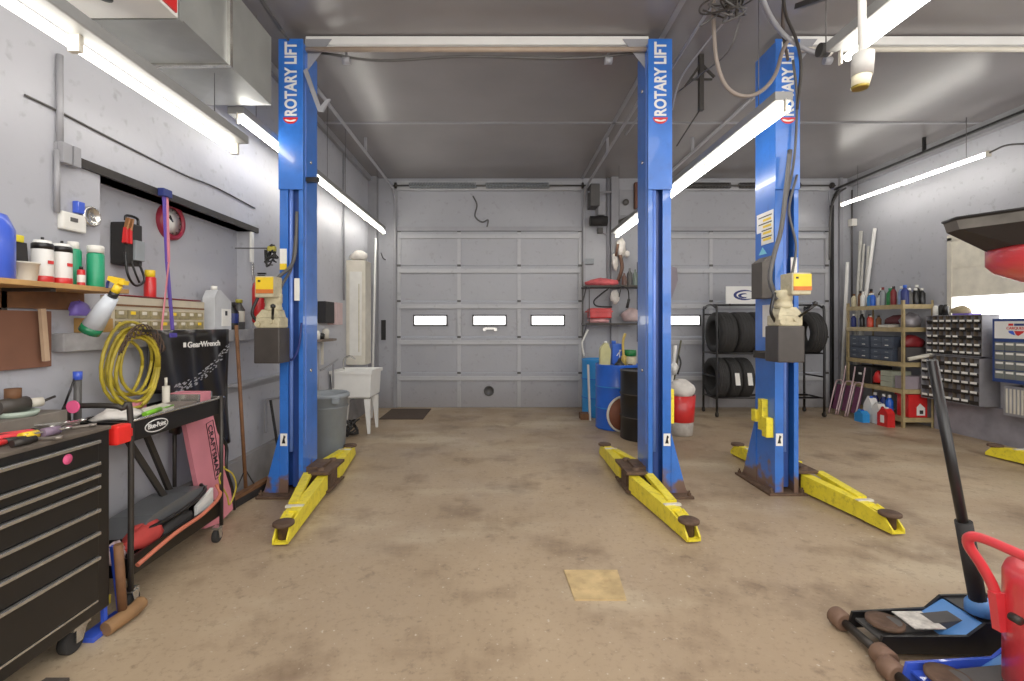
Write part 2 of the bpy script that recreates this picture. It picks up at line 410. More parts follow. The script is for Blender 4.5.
# ================================================================ LIFTS
def lift_column(root, x0, x1, inner, gusset, face=3.90, back=4.20):
    """x0<x1; inner=+1: the carriage side is x1"""
    m = MB(); zt = 3.68; t = 0.012
    m.box(x0, x1, back-t, back, 0.02, zt); m.box(x0, x0+t, face, back-t, 0.02, zt); m.box(x1-t, x1, face, back-t, 0.02, zt)
    if inner > 0: a, b = x0+0.068, x1-0.035
    else: a, b = x0+0.035, x1-0.068
    m.box(x0+t, a, face, face+t, 0.02, zt); m.box(b, x1-t, face, face+t, 0.02, zt)
    c = m.build('column', lift_blue, root)
    MB().box(a+0.02, b-0.02, face+0.05, face+0.09, 0.05, 2.5).box(x0+0.02, x1-0.02, face+0.1, face+0.11, 0.05, 3.6).build('inner_rail', lift_dark, c)
    r = MB().cyl((a+0.018, face+0.02, 0.35), (a+0.018, face+0.02, 2.49), 0.016).build('cylinder_rod', lift_rail, c)
    MB().box(x0-0.004, x1+0.004, face-0.014, face-0.002, 2.48, 3.70, 0.002).build('cover_panel', lift_blue, c)
    mid = (x0+x1)/2
    text('ROTARY LIFT', 0.60, 0.10, (mid+0.05, face-0.0145, 3.075), (0, 0, 1), (-1, 0, 0), whitep, c, bold=0.03)
    q = MB().use(red).prism([(mid+0.055*math.cos(t_*PI/12)*1.1, face-0.016, 3.062-0.052*math.sin(t_*PI/12)) for t_ in range(13)], (0, -0.001, 0))
    q.use(whitep).prism([(mid+0.042*math.cos(t_*PI/12)*1.1, face-0.018, 3.045-0.018*math.sin(t_*PI/12)) for t_ in range(13)]+[(mid-0.028+0.014*k_, face-0.018, 3.045-0.004*(2-abs(k_-2))) for k_ in range(5)], (0, -0.001, 0))
    q.build('emblem', None, c)
    # side seam with bolts on the carriage side
    xs = x1 if inner > 0 else x0
    q = MB().box(xs-0.003, xs+0.003, face+0.05, face+0.062, 0.4, 3.6); q.build('side_seam', lift_rail, c)
    for zz in (3.35, 2.75, 1.0):
        q = MB().lathe([(0.014, 0), (0.014, 0.01*inner), (0, 0.012*inner)], (xs, face+0.15, zz), 10, 'X'); q.build('bolt', chrome, c)
    # icon decal
    dx = x0+0.006 if inner > 0 else x1-0.062
    q = MB().use(paper).box(dx, dx+0.056, face-0.003, face-0.001, 0.40, 0.50)
    q.use(black).prism([(dx+0.012, face-0.003, 0.42), (dx+0.042, face-0.003, 0.42), (dx+0.035, face-0.003, 0.455), (dx+0.044, face-0.003, 0.475), (dx+0.028, face-0.003, 0.488), (dx+0.02, face-0.003, 0.45)], (0, -0.001, 0))
    q.build('warning_decal', None, c)
    # base plate and gussets
    if gusset == 'back': bx = (x0-0.06, x1+0.06, face-0.03, back+0.25)
    elif inner > 0: bx = (x0-0.15, x1+0.03, face-0.1, back+0.1)
    else: bx = (x0-0.03, x1+0.15, face-0.1, back+0.1)
    m = MB(); m.box(bx[0], bx[1], bx[2], bx[3], 0.0, 0.02, 0.004)
    for xx in (bx[0]+0.03, bx[1]-0.03):
        for yy in (bx[2]+0.03, bx[3]-0.03): m.lathe([(0.016, 0.0), (0.016, 0.022), (0.008, 0.023), (0.008, 0.04)], (xx, yy, 0.02), 6, smooth=False)
    m.build('base_plate', rust, root)
    m = MB()
    if gusset == 'back':
        for xx in (x0-0.006, x1-0.006): m.prism([(xx, back-0.02, 0.02), (xx, back+0.22, 0.02), (xx, back+0.18, 0.09), (xx, back, 0.55), (xx, back-0.02, 0.55)], (0.012, 0, 0))
    else:
        xo = x0 if inner > 0 else x1; s = -1 if inner > 0 else 1
        for yy in (face-0.006, back-0.006): m.prism([(xo, yy, 0.02), (xo+s*0.13, yy, 0.02), (xo+s*0.115, yy, 0.06), (xo, yy, 0.5)], (0, 0.012, 0))
        m.prism([(xo+s*0.115, face+0.006, 0.06), (xo+s*0.13, face+0.006, 0.02), (xo+s*0.13, back-0.006, 0.02), (xo+s*0.115, back-0.006, 0.06)], (s*0.004, 0, 0))
    m.build('gusset', lift_blue, c)
    return c
def lift_arm(root, piv, tip, side=1, short=False):
    """swing arm: wide outer tube with brace, telescoping inner tube, round pad on a fork"""
    p = Vector(piv); t = Vector(tip); d = (t-p).normalized(); L = (t-p).length; sd = Vector((d.y, -d.x, 0))*side
    k = p+d*L*0.80; up = Vector((0, 0, 1)); j = p+d*L*0.66
    m = MB(); m.beam(p+up*0.088-sd*0.02, k+up*0.078-sd*0.012, 0.075, 0.135, 0.075, 0.115)
    a = m.build('arm', yellow, root)
    q = MB().beam(p+sd*0.10+up*0.165, j+sd*0.035+up*0.135, 0.065, 0.03, 0.06, 0.03)
    q.beam(p+sd*0.125+up*0.1, j+sd*0.06+up*0.095, 0.012, 0.11, 0.012, 0.08); q.build('brace', yellow, a)
    q = MB().beam(j-d*0.05+up*0.085+sd*0.03, t-d*0.03+up*0.075+sd*0.015, 0.07, 0.09, 0.07, 0.085)
    q.build('extension_tube', yellow, a)
    q = MB().beam(j+d*0.03+up*0.137+sd*0.01, j+d*0.06+up*0.137+sd*0.01, 0.12, 0.014); q.build('stop_strip', offwhite, a)
    q = MB(); e = k-sd*0.05; f = t+d*0.06-sd*0.045
    for o_ in (0, 1):
        ee = k+sd*(-0.05 if not o_ else 0.055); ff = t+d*0.06+sd*(-0.045 if not o_ else 0.05)
        q.prism([ee+up*0.02, ff+up*0.015, ff+up*0.045, ff-d*0.06+up*0.105, ee+up*0.135], sd*(0.012 if not o_ else -0.012))
    q.beam(k+up*0.022, t+d*0.06+up*0.022, 0.09, 0.014); q.build('fork', yellow, a)
    c = t+d*0.0
    q = MB().lathe([(0.034, 0.03), (0.034, 0.11), (0.06, 0.112), (0.066, 0.118), (0.066, 0.132), (0.058, 0.137), (0, 0.137)], c, 20); q.build('lifting_pad', rust, a)
    return a
def carriage(root, xc, xcol, y0=3.88, y1=4.28):
    a, b = min(xc-0.06, xcol), max(xc+0.085, xcol)
    m = MB().box(min(xc, xcol), max(xc, xcol), y0+0.08, y1-0.08, 0.04, 0.21)
    m.box(xc-0.085, xc+0.085, y0, y1, 0.165, 0.19, 0.004); m.box(xc-0.085, xc+0.085, y0, y1, 0.02, 0.036, 0.004)
    m.box(xc-0.06, xc+0.06, y0+0.12, y1-0.12, 0.036, 0.165)
    for yy in (y0+0.06, y1-0.06): m.lathe([(0.03, 0.02), (0.03, 0.21), (0.0, 0.212)], (xc, yy, 0), 14)
    return m.build('carriage', rust, root)

L1 = thing('vehicle_lift', 'blue two-post vehicle lift spanning the middle bay before the closed overhead door', 'vehicle lift', (-0.19, 4.05, 0), 'two-post lifts')
lc = lift_column(L1, -1.79, -1.60, 1, 'side'); mc = lift_column(L1, 1.205, 1.39, -1, 'side')
carriage(L1, -1.47, -1.60); carriage(L1, 1.11, 1.22)
lift_arm(L1, (-1.47, 3.93, 0), (-1.375, 3.05, 0), 1); lift_arm(L1, (-1.47, 4.23, 0), (-1.56, 5.0, 0), -1)
lift_arm(L1, (1.11, 3.93, 0), (1.215, 3.09, 0), -1); lift_arm(L1, (1.11, 4.23, 0), (1.10, 5.05, 0), 1)
def overhead(root, xa, xb, two=False):
    m = MB(); m.box(xa, xb, 4.0, 4.08, 3.72, 3.79, 0.006); m.build('overhead_beam', whitep, root)
    m = MB(); m.cyl((xa, 3.96, 3.655), (xb, 3.96, 3.655), 0.02); m.build('shutoff_bar', offwhite if two else mat('bar_tan', (170, 150, 130), 0.5), root)
    for xx, s in ((xa, 1), (xb, -1)):
        m = MB().prism([(xx, 3.99, 3.76), (xx+s*0.22, 3.99, 3.76), (xx+s*0.02, 3.99, 3.5), (xx, 3.99, 3.5)], (0, 0.008, 0))
        m.cyl((xx+s*0.3, 4.03, 3.60), (xx+s*0.36, 4.03, 3.60), 0.03); m.box(xx+s*0.32, xx+s*0.34, 4.02, 4.04, 3.6, 3.7)
        m.build('end_bracket', greym, root)
overhead(L1, -1.62, 1.24)
m = MB().tube([(-1.5, 4.02, 3.66), (-1.0, 4.03, 3.60), (-0.3, 4.02, 3.63), (0.6, 4.03, 3.62), (1.15, 4.02, 3.66)], 0.012); m.build('hydraulic_hose', greyd, L1)
m = MB().prism([(-1.60, 3.9, 3.45), (-1.48, 3.9, 3.12), (-1.44, 3.9, 3.12), (-1.38, 3.9, 3.22), (-1.41, 3.9, 3.22), (-1.46, 3.9, 3.16), (-1.57, 3.9, 3.47)], (0, 0.02, 0)); m.build('pulley_bracket', greym, L1)

def power_unit(root, x, y, z, s=1, yb=1):
    """z = bottom of the tank; stands in front of a column"""
    p = MB().box(x-0.098, x+0.098, y-0.09, y+0.09, z, z+0.27, 0.01).build('power_unit', mat('tank_dark', (66, 61, 57), 0.45, 0.2, 0.2, 8), root)
    MB().box(x-0.09, x+0.09, y-0.08, y+0.08, z+0.27, z+0.35, 0.012).prism([(x-0.09, y-0.08, z+0.35), (x+0.09, y-0.08, z+0.35), (x+0.06, y-0.05, z+0.41), (x-0.055, y-0.05, z+0.41)], (0, 0.12, 0)).cyl((x-0.07, y-0.1, z+0.3), (x-0.07, y-0.08, z+0.3), 0.02).cyl((x+0.03, y-0.1, z+0.32), (x+0.03, y-0.06, z+0.32), 0.016).build('valve_block', cream, p)
    MB().lathe([(0.055, 0), (0.064, 0.01), (0.064, 0.03), (0.06, 0.035), (0.06, 0.06), (0.064, 0.065), (0.064, 0.13), (0.05, 0.14)], (x+0.01*s, y, z+0.40), 20).build('pump_motor', cream, p)
    m = MB().use(cream).box(x-0.03*s-0.045, x-0.03*s+0.095, y-0.12, y+0.03, z+0.50, z+0.66, 0.008)
    m.use(yellow_clean).box(x-0.03*s-0.035, x-0.03*s+0.095, y-0.124, y-0.119, z+0.53, z+0.65)
    m.use(orange).box(x-0.03*s-0.035, x-0.03*s+0.095, y-0.126, y-0.12, z+0.53, z+0.56)
    m.use(black).box(x-0.03*s-0.02, x-0.03*s+0.0, y-0.126, y-0.12, z+0.615, z+0.63); m.build('switch_box', None, p)
    m = MB().cyl((x+0.05, y-0.1, z+0.34), (x+0.10, y-0.2, z+0.42), 0.01); m.lathe([(0, 0), (0.018, 0.01), (0.018, 0.03), (0, 0.04)], (x+0.10, y-0.2, z+0.41), 12); m.build('lever', black, p)
    MB().tube([(x-0.08, y-0.02, z+0.3), (x-0.13, y-0.05, z+0.38), (x-0.09, y-0.03, z+0.52)], 0.012).build('return_hose', black, p)
    return p
p1 = power_unit(L1, -1.765, 3.72, 1.09, 1)
for b_ in (MB().tube([(-1.80, 3.7, 1.45), (-1.74, 3.72, 1.72), (-1.66, 3.86, 1.9), (-1.645, 3.89, 2.3)], 0.014), MB().tube([(-1.78, 3.74, 1.5), (-1.70, 3.75, 1.7), (-1.68, 3.87, 1.85), (-1.65, 3.88, 2.1)], 0.012)): b_.build('hydraulic_hose', greyd, L1)
m = MB().use(paper).box(-1.785, -1.73, 3.890, 3.897, 1.86, 2.0).use(yellow_clean).box(-1.785, -1.73, 3.888, 3.896, 1.83, 1.88); m.build('caution_label', None, lc)
MB().box(-1.665, -1.625, 3.885, 3.897, 1.58, 1.76).build('white_label', paper, lc)
m = MB().tube([(-1.74, 3.88, 1.2), (-1.68, 3.86, 1.1), (-1.62, 3.86, 1.2), (-1.6, 3.87, 1.4)], 0.009); m.build('cable', blue_d, L1)
MB().box(-1.612, -1.50, 3.95, 3.99, 2.56, 2.60).build('stop_bracket', black, lc)
m = MB().box(1.385, 1.415, 3.9, 4.0, 0.58, 0.86, 0.004); m.build('yellow_latch', yellow, mc)

L2 = thing('vehicle_lift', 'second blue two-post vehicle lift on the right, mostly one post with a power unit', 'vehicle lift', (3.9, 4.05, 0), 'two-post lifts')
rc = lift_column(L2, 2.235, 2.425, 1, 'back'); fc = lift_column(L2, 5.42, 5.61, -1, 'side')
carriage(L2, 2.52, 2.425, 3.92, 4.26); carriage(L2, 5.20, 5.42)
lift_arm(L2, (2.53, 3.95, 0), (2.60, 3.2, 0), -1); lift_arm(L2, (2.53, 4.22, 0), (2.50, 5.05, 0), 1)
lift_arm(L2, (5.20, 4.23, 0), (5.16, 5.0, 0), 1); lift_arm(L2, (5.20, 3.93, 0), (5.14, 3.12, 0), 1)
overhead(L2, 2.42, 5.44, True)
p2 = power_unit(L2, 2.145, 3.62, 1.105, -1)
# boxes and decals on the outer face of the right lift's post
xo = 2.235
m = MB().box(xo-0.09, xo-0.002, 3.93, 4.10, 1.60, 1.90, 0.008).prism([(xo-0.09, 3.93, 1.90), (xo-0.02, 3.93, 1.95), (xo, 3.93, 1.95), (xo, 3.93, 1.90)], (0, 0.17, 0)); m.build('control_box', tank_brown, rc)
m = MB().use(paper).box(xo-0.004, xo-0.001, 3.92, 4.17, 2.17, 2.33).box(xo-0.004, xo-0.001, 3.92, 4.10, 2.06, 2.17)
for k in range(4):
    m.use(steel_dark).box(xo-0.006, xo-0.003, 3.94, 4.14 if k < 2 else 4.09, 2.29-k*0.058, 2.295-k*0.058+0.004)
    m.use(yellow_clean).box(xo-0.006, xo-0.003, 3.95, 4.07, 2.255-k*0.055, 2.275-k*0.055)
m.build('warning_label', None, rc)
m = MB().use(mat('sticker_teal', (120, 200, 215), 0.5)).prism([(xo-0.002, 4.02, 1.92+0.06), (xo-0.002, 4.14, 1.92+0.06), (xo-0.002, 4.08, 2.04)], (-0.002, 0, 0)); m.build('triangle_sticker', None, rc)
MB().box(xo-0.004, xo-0.001, 3.93, 4.08, 1.28, 1.55).build('white_label', paper, rc)
m = MB().use(yellow).box(xo-0.05, xo, 4.0, 4.07, 0.50, 0.76, 0.006).box(xo-0.07, xo-0.01, 4.07, 4.14, 0.56, 0.66, 0.006).box(xo-0.06, xo, 3.92, 3.99, 0.46, 0.62, 0.006)
m.build('yellow_latch', None, rc)
m = MB().box(xo-0.03, xo, 3.94, 4.18, 1.10, 1.16).box(xo-0.12, xo, 3.95, 3.97, 1.155, 1.17); m.build('bracket', steel_dark, rc)
for k, pts in enumerate(([W(790, 150, 3.8), W(786, 190, 3.8), W(781, 230, 3.78), W(774, 255, 3.75), W(770, 280, 3.7), W(778, 300, 3.6)],
                         [W(797, 175, 3.86), W(789, 210, 3.84), W(796, 245, 3.84), W(792, 275, 3.8)],
                         [W(793, 60, 3.82), W(797, 100, 3.84), W(794, 160, 3.84), W(786, 200, 3.82)])):
    MB().tube(pts, 0.018 if k == 0 else 0.01).build('hydraulic_hose', greyd, L2)
m = MB().use(paper).box(2.36, 2.41, 3.892, 3.898, 1.78, 1.93).use(yellow_clean).box(2.36, 2.41, 3.89, 3.897, 1.74, 1.79); m.build('caution_label', None, rc)

# ================================================================ LIGHTS (fluorescent strips)
def strip_light(label, x, z, y0, y1, side=1, group='fluorescent strip lights', hang=True, housing=True):
    t = thing('strip_light', label, 'light fixture', (x, (y0+y1)/2, z), group)
    if housing:
        MB().box(x-side*0.02, x+side*0.095, y0, y1, z+0.03, z+0.085, 0.006).build('housing', fixture_m, t)
    ym = (y0+y1)/2; zt = z-0.012 if housing else z+0.015
    for a, b in ((y0+0.03, ym-0.015), (ym+0.015, y1-0.03)):
        MB().cyl((x, a, zt), (x, b, zt), 0.021, 12).build('tube', tube_soft if x < 0 and y0 < 3.3 else tube_m, t)
    for yy in (y0+0.012, ym, y1-0.012): MB().box(x-0.02, x+side*0.03, yy-0.012, yy+0.012, zt-0.03, z+0.045, 0.003).build('lamp_holder', offwhite, t)
    if hang:
        for yy in (y0+0.3, y1-0.3): MB().cyl((x+side*0.04, yy, z+0.03), (x+side*0.04, yy, ZC), 0.003, 6).build('hanger_wire', greyd, t)
    return t
strip_light('white strip light hung under the duct, top left, nearest on the left side', -1.80, 2.58, 0.80, 3.26)
strip_light('white strip light along the left wall seen behind the left blue lift post', -1.86, 2.87, 3.44, 5.58, -1)
strip_light('farthest white strip light on the left wall, ending near the overhead door corner', -1.86, 2.87, 5.60, 7.72, -1)
strip_light('white strip light hanging between the middle and right blue lift posts', 1.85, 2.79, 3.06, 5.50, -1)
strip_light('white strip light end seen behind the middle blue lift post, near the back wall', 1.85, 2.79, 5.52, 7.60, -1)
strip_light('white strip light at the top right, beside the hanging white cord plug', 1.86, 2.83, 0.20, 2.60, -1)
t = strip_light('slim strip light hanging before the right wall, with no housing, above the tan shelves', 5.40, 3.26, 5.30, 7.60, 1, housing=False)
MB().box(5.39, 5.41, 5.3, 7.6, 3.29, 3.30).build('rail', whitep, t)
MB().tube([(5.4, 5.3, 3.28), (5.5, 5.2, 3.33), (5.6, 5.0, 3.27), (5.72, 4.9, 3.26), (5.83, 4.85, 3.3)], 0.01).build('power_cord', greyd, t)
# unseen strip lights, added outside the view to light the room
strip_light('added fill strip light on the left side above the near wall, outside the view', -1.80, 2.55, -1.5, 0.7)
strip_light('added fill strip light over the right bay near the camera, outside the view', 4.6, 3.4, 0.2, 2.6, -1)
strip_light('added fill strip light over the right bay above the second lift, outside the view', 5.2, 3.3, 2.2, 4.5, 1, housing=False)

# ================================================================ DUCT + HEATER
t = thing('air_duct', 'large galvanised sheet metal air duct under the ceiling at top left', 'duct', (-1.9, 2.9, 2.94))
x0, x1, z0, z1 = XL+0.005, -1.62, 2.94, 3.42
def duct_piece(y0, y1):
    m = MB().box(x0, x1, y0, y1, z0, z1)
    # cross-broken faces: shallow raised X on side and bottom
    ym, zm, xm = (y0+y1)/2, (z0+z1)/2, (x0+x1)/2
    for a, b in (((x1, y0, z0), (x1, y1, z0)), ((x1, y1, z0), (x1, y1, z1)), ((x1, y1, z1), (x1, y0, z1)), ((x1, y0, z1), (x1, y0, z0))):
        m._add([a, b, (x1+0.012, ym, zm)], [(0, 1, 2)])
    for a, b in (((x0, y0, z0), (x1, y0, z0)), ((x1, y0, z0), (x1, y1, z0)), ((x1, y1, z0), (x0, y1, z0)), ((x0, y1, z0), (x0, y0, z0))):
        m._add([a, b, (xm, ym, z0-0.012)], [(0, 1, 2)])
    return m.build('duct_section', galv, t)
duct_piece(2.88, 3.4); duct_piece(2.45, 2.85)
m = MB().box(x0, x1+0.018, 2.85, 2.865, z0-0.015, z1).box(x0, x1+0.018, 2.868, 2.88, z0-0.015, z1); m.build('flange', chrome, t)
m = MB().box(x0, x1, 2.43, 2.45, z0-0.01, z1); m.build('flange', galv, t)
t = thing('unit_heater', 'white and red hanging heater box joined to the near end of the duct', 'heater', (-1.9, 1.9, 2.93))
MB().box(x0, x1-0.003, 1.3, 2.42, 2.93, 3.45, 0.004).build('casing', whitep, t)
MB().box(x1-0.003, x1+0.006, 1.32, 2.40, 2.945, 3.44).build('side_panel', red, t)
MB().lathe([(0.03, 0), (0.03, -0.015), (0, -0.016)], (-1.85, 2.25, 2.93), 14).build('knockout', black, t)
single('ceiling_pipe', MB().tube([(-1.66, 1.0, 3.70), (-1.66, 2.5, 3.70), (-1.72, 3.75, 3.70)], 0.016).tube([(-1.72, 3.75, 3.7), (-1.70, 4.1, 3.66), (-1.64, 4.3, 3.5)], 0.01), greyd, 'thin grey pipe running along the ceiling above the duct to the left lift post', 'pipe')

# ================================================================ LEFT WALL FITTINGS
def wp(px, py, X=XL):                      # a pixel on a plane x = X -> point
    Y = X*F/(px-CX); return Vector((X, Y, Z_(py, Y)))
single('wall_cable', MB().tube([wp(25, 95, XL+.008), wp(60, 112, XL+.008), wp(120, 143, XL+.008), wp(185, 175, XL+.008), wp(215, 187, XL+.008), wp(255, 208, XL+.008)], 0.006, 6), greyd, 'thin dark cable drooping along the left wall above the lintel', 'cable')
m = MB().cyl(wp(60, 55, XL+.02), wp(60, 150, XL+.02), 0.014).cyl(wp(57, 150, XL+.02), wp(57, 212, XL+.02), 0.012)
m.use(greym).box(XL, XL+0.05, 2.31, 2.36, 2.17, 2.27, 0.005).box(XL, XL+0.05, 2.37, 2.41, 2.17, 2.27, 0.005)
single('conduit', m, greym, 'painted vertical conduit with coupling boxes on the near left wall', 'conduit')
m = MB().cyl(wp(344, 132, XL+.02), wp(344, 300, XL+.02), 0.014)
single('conduit', m, greym, 'grey vertical conduit on the left wall past the left lift post', 'conduit')
# thermostat
t = thing('thermostat', 'white wall thermostat beside the blue cap, above the spray cans', 'thermostat', tuple(wp(68, 222)))
c = wp(68, 222, XL)
MB().box(XL, XL+0.03, c.y-0.062, c.y+0.075, c.z-0.045, c.z+0.045, 0.01).build('case', white, t)
MB().box(XL+0.03, XL+0.033, c.y-0.02, c.y+0.02, c.z+0.0, c.z+0.02).build('display', greyd, t)
c = wp(75, 211, XL-0.1)
single('pressure_gauge', MB().use(chrome).lathe([(0.052, 0), (0.052, 0.03), (0.043, 0.032), (0.043, 0.02), (0, 0.02)], (XL+0.001, 2.50, 1.95), 22, 'X').use(blue_j).box(XL+0.001, XL+0.03, 2.41, 2.455, 1.95, 2.01, 0.006), None, 'round steel ring with a blue cap on the wall right of the thermostat', 'gauge')
# jumper / battery charger
t = thing('battery_charger', 'black and grey battery charger with red clamps hung on the left wall', 'charger', tuple(wp(120, 245, XL-0.1)))
c = wp(120, 243, XL-0.05); yy = c.y+0.09
MB().box(XL-0.125, XL-0.03, yy-0.07, yy+0.06, c.z-0.12, c.z+0.13, 0.01).build('case', blackm, t)
MB().box(XL-0.03, XL-0.012, yy-0.02, yy+0.055, c.z-0.09, c.z+0.03, 0.004).build('control_panel', greyp, t)
MB().tube([(XL-0.05, yy-0.05, c.z+0.14), (XL-0.05, yy-0.04, c.z+0.17), (XL-0.05, yy+0.04, c.z+0.17), (XL-0.05, yy+0.05, c.z+0.13)], 0.008).build('handle', black, t)
for k in (0, 1):
    yb = yy-0.085+k*0.03
    MB().beam((XL-0.02, yb, c.z+0.09), (XL-0.015, yb-0.012, c.z-0.0), 0.014, 0.02, 0.024, 0.02).build('clamp', red, t)
    MB().beam((XL-0.02, yb, c.z+0.08), (XL-0.02, yb+0.018, c.z+0.15), 0.02, 0.012).build('clamp_jaw', mat('copper', (200, 140, 90), 0.35, 0.8), t)
MB().tube([(XL-0.03, yy-0.08, c.z-0.05), (XL-0.02, yy-0.07, c.z-0.18), (XL-0.02, yy-0.01, c.z-0.24), (XL-0.02, yy+0.06, c.z-0.2), (XL-0.03, yy+0.03, c.z-0.1)], 0.007).tube([(XL-0.03, yy-0.03, c.z-0.1), (XL-0.02, yy-0.01, c.z-0.17), (XL-0.02, yy+0.02, c.z-0.22)], 0.006).build('cable', black, t)
# clock
c = wp(173, 222, XL-0.1)
t = thing('wall_clock', 'round wall clock with dark red rim on the left wall', 'clock', (XL-0.13, c.y, c.z))
MB().lathe([(0.125, 0), (0.125, 0.03), (0.115, 0.042), (0.095, 0.042), (0.092, 0.028)], (XL-0.13, c.y, c.z), 32, 'X', caps=False).build('rim', mat('clock_red', (140, 30, 50), 0.4), t)
MB().lathe([(0.094, 0.026), (0, 0.027)], (XL-0.13, c.y, c.z), 32, 'X').build('dial', whitep, t)
m = MB().beam((XL-0.10, c.y, c.z), (XL-0.10, c.y-0.045, c.z+0.03), 0.005, 0.007).beam((XL-0.10, c.y, c.z), (XL-0.10, c.y-0.03, c.z-0.02+0.06), 0.006, 0.006)
for k in range(12): m.box(XL-0.102, XL-0.1, c.y+0.078*math.sin(k*PI/6)-0.004, c.y+0.078*math.sin(k*PI/6)+0.004, c.z+0.078*math.cos(k*PI/6)-0.004, c.z+0.078*math.cos(k*PI/6)+0.004)
m.build('hand', black, t)
# strap over the lintel
t = thing('hanging_strap', 'purple and pink tie strap hanging from the steel lintel over the clock', 'strap', (XL+0.05, 3.1, 1.4))
a = wp(164, 192, XL+0.04); b = wp(167, 262, XL+0.04); c2 = wp(173, 335, XL+0.06)
MB().beam(a, b, 0.012, 0.02).beam(b, c2, 0.012, 0.02).build('strap', purple, t)
MB().beam(a+Vector((0.004, 0.02, 0)), b+Vector((0.012, 0.0, 0)), 0.008, 0.016).beam(b+Vector((0.012, 0, 0)), wp(160, 345, XL+0.08), 0.006, 0.012).build('pink_strap', pink, t)
MB().box(XL+0.02, XL+0.06, a.y-0.03, a.y+0.05, a.z-0.03, a.z+0.02, 0.005).build('hook', blue_d, t)
MB().box(XL+0.03, XL+0.09, c2.y-0.07, c2.y+0.07, c2.z-0.015, c2.z+0.015, 0.005).build('buckle', mat('buckle', (70, 60, 150), 0.5), t)
# level / white chain strap at the right of the recess
a = wp(253, 232, XL+0.02)
m = MB().box(XL, XL+0.02, a.y-0.02, a.y+0.02, a.z-0.26, a.z, 0.003)
single('chart_strip', m.use(white), white, 'narrow white tag strip hanging on the wall left of the left lift post', 'tag')
m = MB()
for k in range(6): m.lathe([(0.012, -0.004), (0.016, 0), (0.012, 0.004)], (XL+0.02, a.y, a.z-0.28-k*0.022), 10, 'X')
single('chain', m, chrome, 'short steel chain below the white tag strip', 'chain')
# fire extinguisher
a = wp(259, 300, XL+0.07)
t = thing('fire_extinguisher', 'small red fire extinguisher on the left wall beside the lift motor', 'extinguisher', (a.x, a.y, a.z-0.2))
MB().lathe([(0.045, -0.2), (0.055, -0.18), (0.055, 0.1), (0.045, 0.14), (0.02, 0.17)], a, 20).build('cylinder', red, t)
MB().lathe([(0.02, 0.17), (0.02, 0.2), (0.0, 0.2)], a, 12).box(a.x-0.01, a.x+0.05, a.y-0.01, a.y+0.01, a.z+0.2, a.z+0.215).box(a.x-0.01, a.x+0.06, a.y-0.01, a.y+0.01, a.z+0.22, a.z+0.235).build('valve_head', black, t)
MB().tube([a+Vector((0.02, 0, 0.19)), a+Vector((0.06, -0.02, 0.15)), a+Vector((0.062, -0.02, 0.0))], 0.008).build('hose', black, t)
# dark bunch of wires above the left power unit
a = wp(272, 255, XL+0.3)
m = MB()
for k in range(7):
    pts = [a+Vector((random.uniform(-.05, .05), random.uniform(-.04, .04), random.uniform(-.1, .08))) for _ in range(5)]
    m.tube(pts, 0.007, 6)
t = thing('cable_bundle', 'tangled dark cable bundle with yellow plug hanging left of the left lift post', 'cable', tuple(a))
m.build('cables', black, t); MB().box(a.x-0.03, a.x+0.03, a.y-0.02, a.y+0.02, a.z+0.03, a.z+0.07, 0.006).build('plug', mat('olive', (170, 160, 60), 0.5), t)
MB().box(XL, a.x, a.y-0.005, a.y+0.005, a.z+0.05, a.z+0.06).build('hook', greyd, t)

# sill contents
t = thing('drawer_organizer', 'beige small-parts drawer organizer standing on the wall sill', 'organizer', (XL-0.03, 3.05, RZ0+0.045))
zb = RZ0+0.045; y0, y1 = 2.60, 3.42
MB().box(XL-0.12, XL+0.045, y0, y1, zb, zb+0.20, 0.004).build('case', mat('beige', (190, 180, 158), 0.55), t)
MB().box(XL+0.045, XL+0.05, y0+0.01, y1-0.01, zb+0.145, zb+0.155).build('groove', woodd, t)
clearm = mat('amber_drawer', (150, 138, 100), 0.35, var=0.35, scale=30)
for r_ in range(2):
    for k in range(9):
        yk = y0+0.02+k*(y1-y0-0.04)/9
        d_ = MB().box(XL+0.04, XL+0.052, yk+0.004, yk+(y1-y0-0.04)/9-0.004, zb+0.012+r_*0.062, zb+0.062+r_*0.062, 0.003).build('drawer', clearm, t)
        MB().box(XL+0.051, XL+0.056, yk+0.02, yk+0.055, zb+0.036+r_*0.062, zb+0.055+r_*0.062, 0.002).build('knob', offwhite if (k*3+r_) % 4 else yellow_clean, d_)
t2 = MB().box(XL-0.1, XL+0.05, y0+0.1, y1-0.05, zb+0.202, zb+0.21, 0.002)
single('red_tray', t2, darkred, 'flat dark red tray lying on the beige drawer organizer', 'tray')
def can(name, label, x, y, z, r, h, body, cap, capr=0.8, caph=0.18, band=None, cat='can', group=None, neck=False):
    t = thing(name, label, cat, (x, y, z), group)
    bh = h*(1-caph)
    if neck: prof = [(r*0.95, 0), (r, 0.006), (r, bh*0.75), (r*0.5, bh*0.93), (r*0.42, bh)]
    else: prof = [(r*0.95, 0), (r, 0.005), (r, bh*0.95), (r*0.8, bh)]
    MB().lathe(prof, (x, y, z), 18).build('body', body, t)
    MB().lathe([(r*capr, bh), (r*capr, h-0.004), (r*capr*0.9, h), (0, h)], (x, y, z), 16).build('cap', cap, t)
    if band: MB().lathe([(r*1.01, bh*0.28), (r*1.02, bh*0.29), (r*1.02, bh*0.68), (r*1.01, bh*0.69)], (x, y, z), 18).build('label', band, t)
    return t
can('spray_can', 'red spray can with yellow cap standing on the beige organizer', XL-0.03, 2.99, zb+0.21, 0.033, 0.17, red, yellow_clean, 0.85, 0.25, cat='spray can')
